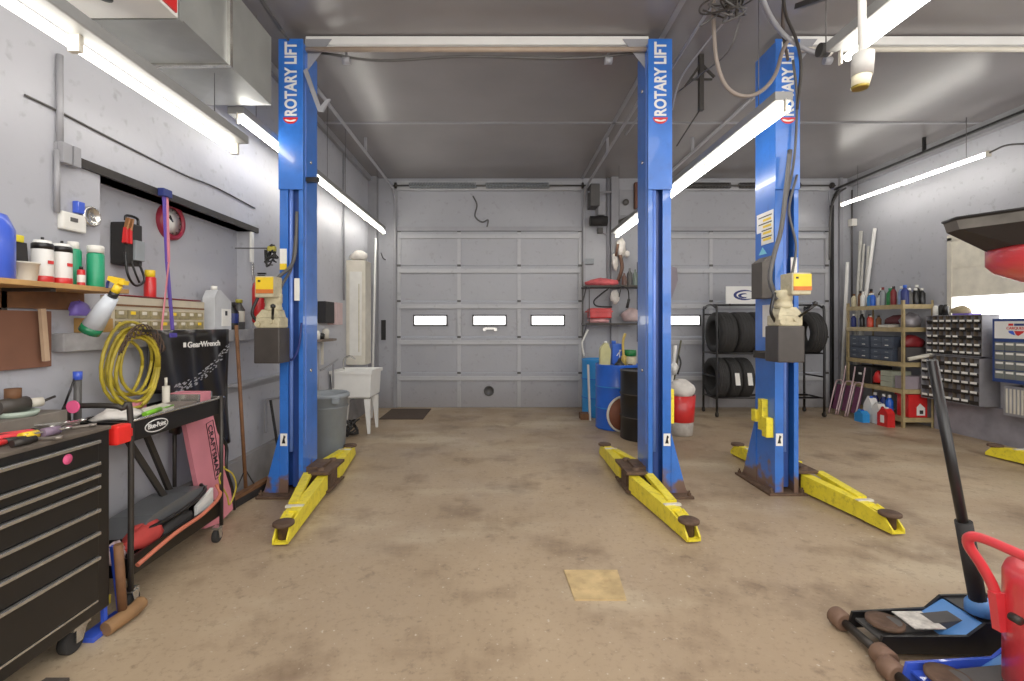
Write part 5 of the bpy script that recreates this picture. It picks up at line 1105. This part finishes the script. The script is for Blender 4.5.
jug('white jug with round handle standing before the bottom tan shelf', gx0-0.09, 6.86, 0.0, 0.15, 0.36, whitep, blue)
jug('white jug on the floor left of the red jug', gx0-0.10, 6.70, 0.0, 0.14, 0.30, white, greyp)
t = jug('red jug with white emblem tipped on the floor before the tan shelves', gx0-0.14, 6.53, 0.0, 0.18, 0.26, red, whitep)
MB().box(gx0-0.195, gx0-0.190, 6.50, 6.56, 0.05, 0.15).build('emblem', whitep, t)
jug('small blue jug on the floor before the white jugs', gx0-0.24, 6.83, 0.0, 0.16, 0.17, blue_l, blue)
# folded chairs
for k in range(3):
    yc = 7.40-0.17*k; x = 5.12+0.02*k
    t = thing('folding_chair', ['plum folding chair leaning by the corner, leftmost of the three', 'plum folding chair, middle of the three leaning by the tan shelves', 'plum folding chair, rightmost of the three against the tan shelves'][k], 'folding chair', (x, yc, 0), 'folded plum chairs')
    a, b = yc-0.075, yc+0.075; fp = mat('frame_pink', (196, 168, 170), 0.35, 0.3)
    MB().tube([(x, a, 0.012), (x+0.10, a, 0.45), (x+0.12, a+0.03, 0.52), (x+0.12, b-0.03, 0.52), (x+0.10, b, 0.45), (x, b, 0.012)], 0.010).build('frame', fp, t)
    MB().beam((x+0.05, yc, 0.08), (x+0.13, yc, 0.46), 0.13, 0.014).build('seat', plum, t)
    MB().tube([(x+0.10, yc, 0.012), (x+0.21, yc, 0.75)], 0.009).build('rear_leg', fp, t)
# leaning poles
pl = [((845, 300), (847.5, 262), 'white'), ((856, 300), (861, 231), ''), ((858, 300), (864, 244), ''), ((862, 295), (868.5, 246), ''), ((866, 292), (875, 228), '')]
lbs = ['short white pipe at the left of the corner pipes above the tan shelves', 'tall pale pipe, second from the left in the rear corner', 'middle pale pipe of the five leaning in the right rear corner', 'thin pale pipe fourth from left in the right rear corner', 'tallest brightest pipe, rightmost of those in the corner']
tops = [(847.5, 262), (861, 231), (864, 244), (868.5, 246), (875, 228)]
for k, (px, py) in enumerate(tops):
    xx = 5.80 if k else 5.62; Yt = xx*F/(px-CX); zt_p = Z_(py, Yt)
    Yb = [7.86, 7.88, 7.82, 7.76, 7.86][k]; xb = [5.58, 5.78, 5.76, 5.78, 5.74][k]
    if k == 0: Yt = 7.75; xx = X_(px, 7.75); zt_p = Z_(py, 7.75)
    single('pipe', MB().cyl((xb, Yb, 0), (xx, Yt, zt_p), 0.024 if k in (0, 1, 4) else 0.017, 12), whitep if k in (0, 4) else mat('pale_pipe', (196, 194, 186), 0.5), lbs[k], 'pipe', 'pipes leaning in the corner')
single('corner_conduit', MB().use(greyd).cyl(W(852, 190, 7.9), W(852, 300, 7.9), 0.012).use(white).box(X_(854, 7.8), X_(859, 7.8), 7.84, 7.94, Z_(225, 7.8), Z_(218, 7.8), 0.004), None, 'conduit with a small white box in the right rear corner', 'conduit')
single('door_cable_pipe', MB().tube([W(846, 188, 7.85), W(838, 194, 7.85), W(832, 206, 7.85), W(830, 225, 7.85), W(829.5, 260, 7.85)], 0.016), greyd, 'bent dark cable curving down beside the second overhead door', 'cable')

# ================================================================ PARTS BIN RACKS
def bin_rack(label, y0, y1, z0, z1, xf, rows, cols):
    t_ = thing('parts_bin_rack', label, 'bin rack', ((xf+XR)/2, (y0+y1)/2, z0), 'metal parts bin racks')
    MB().box(xf+0.05, XR-0.001, y0+0.0, y1, z0, z1).box(xf-0.004, xf+0.05, y0, y0+0.008, z0, z1).box(xf-0.004, xf+0.05, y1-0.008, y1, z0, z1).box(xf-0.004, xf+0.05, y0, y1, z1-0.008, z1).box(xf-0.004, xf+0.05, y0, y1, z0, z0+0.008).build('cabinet', mat('rack_grey', (128, 126, 130), 0.5), t_)
    bm_ = mat('bin_black', (30, 28, 27), 0.6)
    for r_ in range(rows):
        zr = z0+0.01+(z1-z0-0.02)*r_/rows; hh = (z1-z0-0.02)/rows
        for c_ in range(cols):
            yc = y0+0.01+(y1-y0-0.02)*c_/cols; ww = (y1-y0-0.02)/cols
            m = MB().use(bm_).box(xf+0.0, xf+0.045, yc+0.003, yc+ww-0.003, zr, zr+0.006).prism([(xf, yc+0.003, zr), (xf-0.012, yc+0.003, zr+hh*0.45), (xf-0.006, yc+0.003, zr+hh*0.45), (xf+0.006, yc+0.003, zr)], (0, ww-0.006, 0))
            m.use(mat('divider', (96, 84, 70), 0.5)).box(xf-0.003, xf+0.045, yc-0.002, yc+0.002, zr, zr+hh)
            if random.random() < (0.97 if z0 > 1 else 0.75): m.use(paper).box(xf-0.016, xf-0.012, yc+0.015, yc+ww-0.015, zr+hh*0.26, zr+hh*0.50)
            m.build('bin', None, t_)
    return t_
bin_rack('upper grey metal rack of labelled parts bins on the right wall', 5.60, 6.34, 1.00, 1.50, 5.63, 5, 8)
bin_rack('lower grey metal rack of parts bins under the labelled one', 5.60, 6.38, 0.42, 0.99, 5.60, 5, 7)
zt3 = 1.50
for k, (y, h, mm, lb) in enumerate(((6.28, 0.13, white, 'white bottle on top of the bin rack next to the shelving'), (6.20, 0.14, blackm, 'black tin on top of the bin rack, left one'), (6.14, 0.14, black, 'black tin on top of the bin rack, right one'))):
    single('tin', MB().lathe([(0.03, 0), (0.03, h*0.8), (0.015, h), (0, h)], (5.70, y, zt3), 14), mm, lb, 'tin')
single('crumpled_bag', MB().blob((5.72, 5.95, zt3+0.05), 0.07, 0.12, 0.06, seed=70, amp=0.1), mat('beige_rag', (176, 160, 126), 0.8, var=0.3), 'beige crumpled bag on top of the bin rack', 'bag')
single('purple_box', MB().box(5.65, 5.80, 5.78, 6.0, zt3, zt3+0.02, 0.003), violet, 'flat violet box on top of the bin rack under the bag', 'box')
# window and shade on right wall
w_ = bpy.data.objects.new('window_1', None); C.objects.link(w_); w_.location = (XR, 5.3, 1.4); struct(w_)
MB().box(XR-0.025, XR-0.001, 4.2, 6.22, 1.28, 1.34).box(XR-0.03, XR-0.001, 6.18, 6.24, 1.3, 2.5).box(XR-0.03, XR-0.001, 4.2, 4.26, 1.3, 2.5).box(XR-0.03, XR-0.001, 4.2, 6.24, 2.46, 2.54).build('window_frame', offwhite, w_)
MB().box(XR-0.012, XR-0.006, 4.26, 6.18, 1.34, 1.76).build('pane', day, w_)
MB().box(XR-0.02, XR-0.003, 4.26, 6.18, 1.74, 2.46).box(XR-0.03, XR-0.003, 4.26, 6.18, 1.735, 1.755).box(XR-0.026, XR-0.003, 4.26, 6.18, 2.1, 2.115).build('shade', mat('shade_cream', (232, 226, 208), 0.7), w_)
single('metal_strip', MB().box(XR-0.1, XR-0.031, 5.55, 5.62, 1.50, 1.502), greym, 'thin grey metal strip on top of the bin rack before the window', 'strip')
# blue parts cabinet with shop logo
t = thing('parts_cabinet', 'blue metal cabinet with white parts-store sign and drawers on the right wall', 'cabinet', (5.7, 5.1, 0.75))
bx0, by0, by1, bz0, bz1 = 5.60, 4.75, 5.46, 0.74, 1.45
MB().box(bx0, XR-0.001, by0, by1, bz0, bz1, 0.004).build('case', mat('cab_blue', (40, 62, 120), 0.45), t)
MB().box(bx0-0.006, bx0, by0+0.03, by1-0.03, bz1-0.22, bz1-0.03).build('sign_panel', whitep, t)
ctr = 5.20
def yp(a): return ctr-a     # y decreases toward the right of the picture
def sgn(pts, m1, nm): MB().prism([(bx0-0.007, yp(a), b) for a, b in pts], (-0.002, 0, 0)).build(nm, m1, t)
cz = bz1-0.125
text('CARQUEST', 0.20, 0.034, (bx0-0.0075, ctr+0.10, cz+0.0), (0, -1, 0), (0, 0, 1), red, t, bold=0.02)
sgn([(-0.08, cz+0.045), (-0.03, cz+0.045), (-0.03, cz+0.07), (-0.08, cz+0.07)], red, 'logo_block'); sgn([(-0.02, cz+0.045), (0.08, cz+0.045), (0.08, cz+0.07), (-0.02, cz+0.07)], blue_d, 'logo_block')
sgn([(-0.08, cz-0.01), (-0.03, cz-0.01), (-0.01, cz-0.06), (-0.05, cz-0.045), (-0.075, cz-0.03)], blue_j, 'logo_shape'); sgn([(-0.02, cz-0.01), (0.08, cz-0.01), (0.07, cz-0.03), (0.02, cz-0.065), (-0.005, cz-0.05)], red, 'logo_shape')
for r_ in range(4):
    for c_ in range(6):
        ya_, yb_ = by0+0.03+(by1-by0-0.06)*c_/6, by0+0.03+(by1-by0-0.06)*(c_+1)/6; z_ = bz0+0.04+0.105*r_
        MB().use(mat('drawer_grey', (112, 116, 112), 0.5)).box(bx0-0.008, bx0, ya_+0.004, yb_-0.004, z_, z_+0.095, 0.002).use(paper).box(bx0-0.010, bx0-0.008, ya_+0.015, yb_-0.015, z_+0.06, z_+0.082).build('drawer', None, t)
t = thing('small_heater', 'pale ribbed metal box under the blue parts cabinet', 'heater', (5.72, 5.1, 0.42))
MB().box(5.66, XR-0.001, 4.8, 5.4, 0.37, 0.70, 0.006).build('case', greym, t)
m = MB()
for k in range(14): m.box(5.652, 5.66, 4.83+k*0.04, 4.845+k*0.04, 0.40, 0.67)
m.build('fins', offwhite, t)
single('bolt_pile', MB().blob((5.62, 5.28, 0.40+0.3+0.02), 0.03, 0.05, 0.02, seed=71), chrome, 'little heap of silver fittings on the ribbed box', 'fittings') if False else None

# ================================================================ OVERHEAD CLUTTER
t = thing('drop_cord', 'white hanging drop cord ending in a yellowed socket at top right', 'cord', tuple(W(862, 88, 2.2)))
MB().cyl(W(862, -60, 2.2), W(862, 60, 2.2), 0.016, 10).cyl(W(862, -60, 2.2), Vector((X_(862, 2.2), 2.2, ZC)), 0.01, 8).build('cord', white, t)
MB().tube([W(863, 54, 2.2), W(862, 76, 2.2)], 0.045, 18, False, 0.042).build('threaded_collar', mat('collar_grey', (186, 184, 178), 0.5), t)
MB().tube([W(862, 74, 2.2), W(860, 87, 2.2)], 0.040, 18, False, 0.034).build('socket', mat('ivory', (236, 228, 196), 0.5), t)
MB().tube([W(860, 86.5, 2.2), W(860, 89, 2.2)], 0.036, 18, False, 0.032).build('contact_ring', mat('brass', (150, 130, 50), 0.4, 0.5), t)
t = thing('ceiling_cable_tangle', 'tangle of dark cables at the ceiling above the right lift post', 'cables', (2.0, 3.4, 3.55))
rnd = random.Random(5)
for k in range(11):
    a = W(727+rnd.uniform(-8, 10), rnd.uniform(-10, 12), 3.15); pts = [a]
    for j in range(5): pts.append(a+Vector((rnd.uniform(-.12, .16), rnd.uniform(-.1, .1), rnd.uniform(-.06, .09))))
    MB().tube(pts, 0.006, 6).build('cable', steel_dark if k % 2 else greyd, t)
MB().box(1.45, 1.6, 3.1, 3.2, 3.6, ZC).build('ceiling_box', greyd, t)
def wire(label, pts, r, m1, cat='cable'): return single('overhead_cable', MB().tube(pts, r, 7), m1, label, cat)
wire('pale hose sagging in a loop from the ceiling before the right lift post', [W(714, -6, 3.3), W(714, 30, 3.3), W(717, 62, 3.3), W(726, 86, 3.3), W(742, 96, 3.3), W(760, 92, 3.35), W(775, 75, 3.45), W(783, 50, 3.6), W(790, 38, 3.75)], 0.014, mat('hose_taupe', (134, 122, 112), 0.5), 'hose')
wire('brown grey hose from the ceiling to the top of the right lift post', [W(760, -8, 3.2), W(768, 12, 3.3), W(778, 28, 3.5), W(790, 40, 3.7), W(808, 50, 3.8), W(822, 53, 3.85)], 0.018, greym, 'hose')
wire('dark cable crossing over the top of the right lift post', [W(783, -8, 3.4), W(786, 15, 3.5), W(797, 42, 3.7), W(801, 70, 3.8), W(797, 110, 3.84)], 0.012, steel_dark)
wire('dark vertical cable hanging left of the lettering of the right post', [W(784, -8, 3.6), W(783, 30, 3.65), W(788, 60, 3.8)], 0.012, mat('cab_brown', (70, 58, 50), 0.6))
wire('long pale pipe running overhead from the middle lift post toward the camera', [(1.52, 3.3, 3.68), (1.50, 4.6, 3.62), (1.47, 5.6, 3.6)], 0.012, greym, 'pipe')
wire('thin pale cable slanting from the cable tangle to the middle lift post', [W(733, 12, 3.2), W(705, 45, 3.5), W(680, 80, 3.9), W(672, 110, 4.1)], 0.007, greym)
wire('second thin cable slanting from the cable tangle to the middle post', [W(740, 18, 3.2), W(728, 52, 3.3), W(700, 75, 3.7), W(678, 92, 4.0)], 0.006, greyd)
t = thing('plug_connector', 'grey connector block hanging beside the top of the right post', 'connector', tuple(W(822, 52, 3.0)))
MB().cyl(W(819, 50, 3.3), W(828, 50, 3.3), 0.045, 14).build('black_ring', blackm, t); MB().cyl(W(825, 50, 3.3), W(831, 50, 3.3), 0.04, 10).cyl(W(831, 48, 3.3), W(841, 48, 3.3), 0.008).build('plug', white, t)
MB().cyl(W(826, 45, 3.3), Vector((X_(826, 3.3), 3.3, ZC)), 0.005, 6).build('hanger', greyd, t)
single('ceiling_hook_bar', MB().beam(W(799, 6, 3.0), W(832, -6, 2.6), 0.05, 0.03).cyl(W(813, 2, 2.85), Vector((X_(813, 2.85), 2.85, ZC)), 0.006, 6), steel_dark, 'dark bar under the ceiling at the top edge, right of the lift post', 'bar')
m = MB().box(1.78, 1.82, 4.28, 4.32, 3.30, ZC); m.beam((1.66, 4.3, 3.52), (1.80, 4.3, 3.72), 0.02, 0.02).beam((1.92, 4.3, 3.60), (1.80, 4.3, 3.72), 0.02, 0.02).beam((1.70, 4.3, 3.58), (1.9, 4.3, 3.58), 0.015, 0.015)
single('ceiling_bracket', m.tube([(1.8, 4.3, 3.32), (1.72, 4.3, 3.2), (1.6, 4.35, 3.0)], 0.006), steel_dark, 'dark forked ceiling bracket between the middle and right posts', 'bracket')
single('ceiling_hook', MB().tube([W(891, 92, 5.0), W(892, 80, 5.0), Vector((X_(892, 5.0), 5.0, ZC))], 0.005, 6).box(X_(888, 5), X_(895, 5), 4.98, 5.02, Z_(86, 5), Z_(83, 5)), steel_dark, 'small dark ceiling hook on a wire before the right wall', 'hook')

# ================================================================ FLOOR PLATE
t = single('floor_plate', MB().prism([(0.36, 2.70, 0.0), (0.56+0.10, 2.70, 0.0), (0.635, 2.41, 0.0), (0.375, 2.41, 0.0)], (0, 0, 0.008)), mat('plate_tan', (196, 168, 118), 0.55, 0, 0.3, 9, dirt=(150, 118, 78), dirt_amt=0.6), 'worn tan plywood piece lying on the bay floor', 'plate')

# ================================================================ FLOOR JACKS
def floor_jack(label, ox, oy, frame, inner, saddle=True, L=0.66, wd=0.30, extra=True):
    """nose toward -X at ox; runs to ox+L; centre line oy"""
    t_ = thing('floor_jack', label, 'floor jack', (ox+L/2, oy, 0), 'floor jacks')
    for s_ in (-1, 1):
        ya_ = oy+s_*wd/2
        MB().prism([(ox+u_, ya_+s_*0.04*u_, v_) for u_, v_ in ((0, 0.03), (0.02, 0.10), (0.36, 0.11), (0.43, 0.165), (L, 0.165), (L, 0.05), (0.45, 0.035))], (0, -s_*0.012, 0)).build('side_plate', frame, t_)
        w1 = MB().lathe([(0.034, -0.035), (0.042, -0.028), (0.042, 0.028), (0.034, 0.035)], (ox-0.005, oy+s_*(wd/2+0.035), 0.042), 20, 'Y'); w1.build('roller', mat('roller', (120, 92, 74), 0.6, 0.2, 0.3, 16), t_)
        MB().lathe([(0.03, -0.015), (0.036, 0), (0.03, 0.015)], (ox+L-0.06, oy+s_*(wd/2-0.03), 0.036), 16, 'Y').build('rear_wheel', blackm, t_)
    MB().cyl((ox-0.005, oy-wd/2, 0.042), (ox-0.005, oy+wd/2, 0.042), 0.018).build('axle', steel_dark, t_)
    MB().box(ox+0.03, ox+0.36, oy-wd/2+0.012, oy+wd/2-0.012, 0.065, 0.075).build('deck', greyd if extra else frame, t_)
    hw = wd/2+0.04*0.4-0.008
    MB().prism([(ox+0.30, oy-hw, 0.075), (ox+0.43, oy-hw, 0.150), (ox+0.45, oy-hw, 0.150), (ox+0.34, oy-hw, 0.075)], (0, 2*hw, 0)).build('inner_slope', inner, t_)
    MB().box(ox+0.44, ox+L, oy-hw-0.01, oy+hw+0.01, 0.138, 0.158).build('rear_cover', frame, t_)
    MB().beam((ox+0.10, oy, 0.09), (ox+0.42, oy, 0.12), 0.07, 0.03).build('lift_arm', greyd, t_)
    MB().lathe([(0.055, 0.09), (0.07, 0.10), (0.07, 0.112), (0.05, 0.108), (0, 0.108)], (ox+0.10, oy, 0), 22).build('saddle', rust, t_)
    for z_ in (0.1, 0.14): MB().lathe([(0.016, 0), (0.016, -0.01), (0, -0.012)], (ox+0.42+z_, oy-wd/2, 0.1), 12, 'Y').build('pivot_bolt', steel_dark, t_)
    return t_
J = floor_jack('black floor jack with blue slope and long upright handle, lower right', 1.56, 2.07, black, slope_blue, L=0.72, wd=0.18)
MB().cyl((2.03, 2.03, 0.17), (1.80, 2.0, 1.24), 0.019, 14).build('handle', black, J)
MB().cyl((2.03, 2.03, 0.17), (1.95, 2.02, 0.56), 0.030, 14).build('handle_socket', blackm, J)
MB().lathe([(0.05, 0.17), (0.05, 0.21), (0.035, 0.23), (0, 0.23)], (2.03, 2.03, 0), 16).build('handle_collar', slope_blue, J)
MB().box(1.73, 1.86, 2.0, 2.12, 0.118, 0.122).build('label_plate', mat('worn_label', (210, 206, 196), 0.6, var=0.35, scale=30, dirt=(120, 116, 112)), J)
J2 = floor_jack('royal blue floor jack at the bottom edge before the red tank', 1.53, 1.745, blue_j, slope_blue, L=0.70, wd=0.18, extra=False)
MB().box(1.99, 2.2, 1.67, 1.82, 0.159, 0.164).build('label_plate', mat('worn_label2', (60, 70, 120), 0.5, var=0.4, scale=40, dirt=(214, 210, 200), dirt_amt=0.9), J2)

# ================================================================ OIL DRAIN
oc = Vector((2.0, 1.57, 0)); 
t = thing('oil_drain_tank', 'red wheeled waste oil drain tank with handle and raised black funnel, right edge', 'oil drain', tuple(oc))
MB().lathe([(0.23, 0.10), (0.25, 0.12), (0.25, 0.50), (0.242, 0.525), (0.21, 0.54), (0, 0.55)], oc, 36).build('tank', redp, t)
P0 = [W(1001, 625, 1.71), W(995, 592, 1.72), W(982, 566, 1.73), W(969, 546, 1.73), W(970, 537, 1.71), W(984, 539, 1.67), W(1024, 556, 1.55), W(1070, 576, 1.43), W(1082, 590, 1.41), W(1086, 640, 1.42)]
MB().tube(P0, 0.017, 10).build('push_handle', redp, t)
MB().beam(W(1002, 630, 1.70), W(997, 592, 1.71), 0.04, 0.03).build('handle_bracket', redp, t)
MB().lathe([(0.014, 0), (0.014, -0.03), (0, -0.03)], W(1011, 616, 1.60), 10, 'Y').build('bolt', steel_dark, t)
for a in (0.6, 2.2, 3.8, 5.4):
    p = oc+Vector((0.2*math.cos(a), 0.2*math.sin(a), 0)); MB().lathe([(0.04, -0.015), (0.045, 0), (0.04, 0.015)], p+Vector((0, 0, 0.045)), 16, 'X').box(p.x-0.012, p.x+0.012, p.y-0.02, p.y+0.02, 0.05, 0.12).build('caster', blackm, t)
MB().cyl(oc+Vector((0, 0, 0.545)), oc+Vector((0, 0, 1.55)), 0.03, 14).build('mast', chrome, t)
MB().lathe([(0.04, 1.50), (0.10, 1.525), (0.20, 1.54), (0.27, 1.575), (0.292, 1.60), (0.292, 1.67), (0.286, 1.675)], oc, 40).build('bowl', redp, t)
MB().lathe([(0.290, 1.662), (0.300, 1.67), (0.290, 1.68)], oc, 40, caps=False).build('bowl_rim', steel_dark, t)
e1 = Vector((0.5, -0.866, 0)); e2 = Vector((0.866, 0.5, 0))
def ringp(hs, z, cut): 
    out = []
    for sx, sy in ((-1, -1), (1, -1), (1, 1), (-1, 1)):
        A = (sx*hs, sy*(hs-cut)); B = (sx*(hs-cut), sy*hs)
        prs = (A, B) if sx*sy > 0 else (B, A)
        for u, v in prs: out.append(oc+e1*u+e2*v+Vector((0, 0, z)))
    return out
r0 = ringp(0.26, 1.650, 0.10); r1 = ringp(0.328, 1.715, 0.05); r2 = ringp(0.335, 1.75, 0.05); r3 = ringp(0.325, 1.75, 0.05); r4 = ringp(0.25, 1.660, 0.10)
m = MB(); 
V = r0+r1+r4; m._add(r0+r1, [(i, (i+1) % 8, 8+(i+1) % 8, 8+i) for i in range(8)]); m.build('funnel', blackm, t)
m = MB(); V = r1+r2+r3+r4; m._add(V, [(j*8+i, j*8+(i+1) % 8, (j+1)*8+(i+1) % 8, (j+1)*8+i) for j in range(3) for i in range(8)]); m.build('funnel_rim', mat('worn_rim', (104, 100, 94), 0.55, 0.2, 0.35, 14), t)
m = MB(); m.tube([p+Vector((0, 0, 0.003)) for p in r2]+[r2[0]+Vector((0, 0, 0.003))], 0.006, 6, False); m.build('rim_bead', black, t)

# unseen fill lights added overhead and behind the camera to soften contrast
for nm, loc, rot, sx, sy, e in (('fill_light', (0.4, 1.4, 3.74), (math.radians(18), 0, 0), 3.4, 2.2, 75), ('fill_light', (4.0, 1.6, 3.74), (math.radians(14), 0, 0), 3.0, 2.2, 60), ('fill_light', (0.2, -1.3, 2.3), (math.radians(82), 0, 0), 3.6, 2.2, 70), ('fill_light', (3.9, -1.3, 2.3), (math.radians(82), 0, math.radians(-8)), 3.2, 2.2, 70)):
    ld = bpy.data.lights.new(nm, 'AREA'); ld.shape = 'RECTANGLE'; ld.size = sx; ld.size_y = sy; ld.energy = e; ld.color = (1, 0.97, 0.93)
    lo = bpy.data.objects.new(nm, ld); C.objects.link(lo); lo.location = loc; lo.rotation_euler = rot
# ================================================================ WORLD, CAMERA
w = bpy.data.worlds.new('World'); bpy.context.scene.world = w; w.use_nodes = True
w.node_tree.nodes['Background'].inputs['Color'].default_value = (0.75, 0.8, 0.9, 1); w.node_tree.nodes['Background'].inputs['Strength'].default_value = 0.3
cam = bpy.data.cameras.new('Camera'); co = bpy.data.objects.new('Camera', cam); C.objects.link(co)
co.location = (0, 0, H); co.rotation_euler = (PI/2, 0, 0)
cam.lens = F/1024*36; cam.sensor_width = 36; cam.sensor_fit = 'HORIZONTAL'
cam.shift_x = (512-CX)/1024; cam.shift_y = -(340.5-CY)/1024
cam.clip_start = 0.02
bpy.context.scene.camera = co
sc = bpy.context.scene
sc.view_settings.view_transform = 'Standard'; sc.view_settings.look = 'None'
sc.view_settings.exposure = 0.45; sc.view_settings.gamma = 1.12
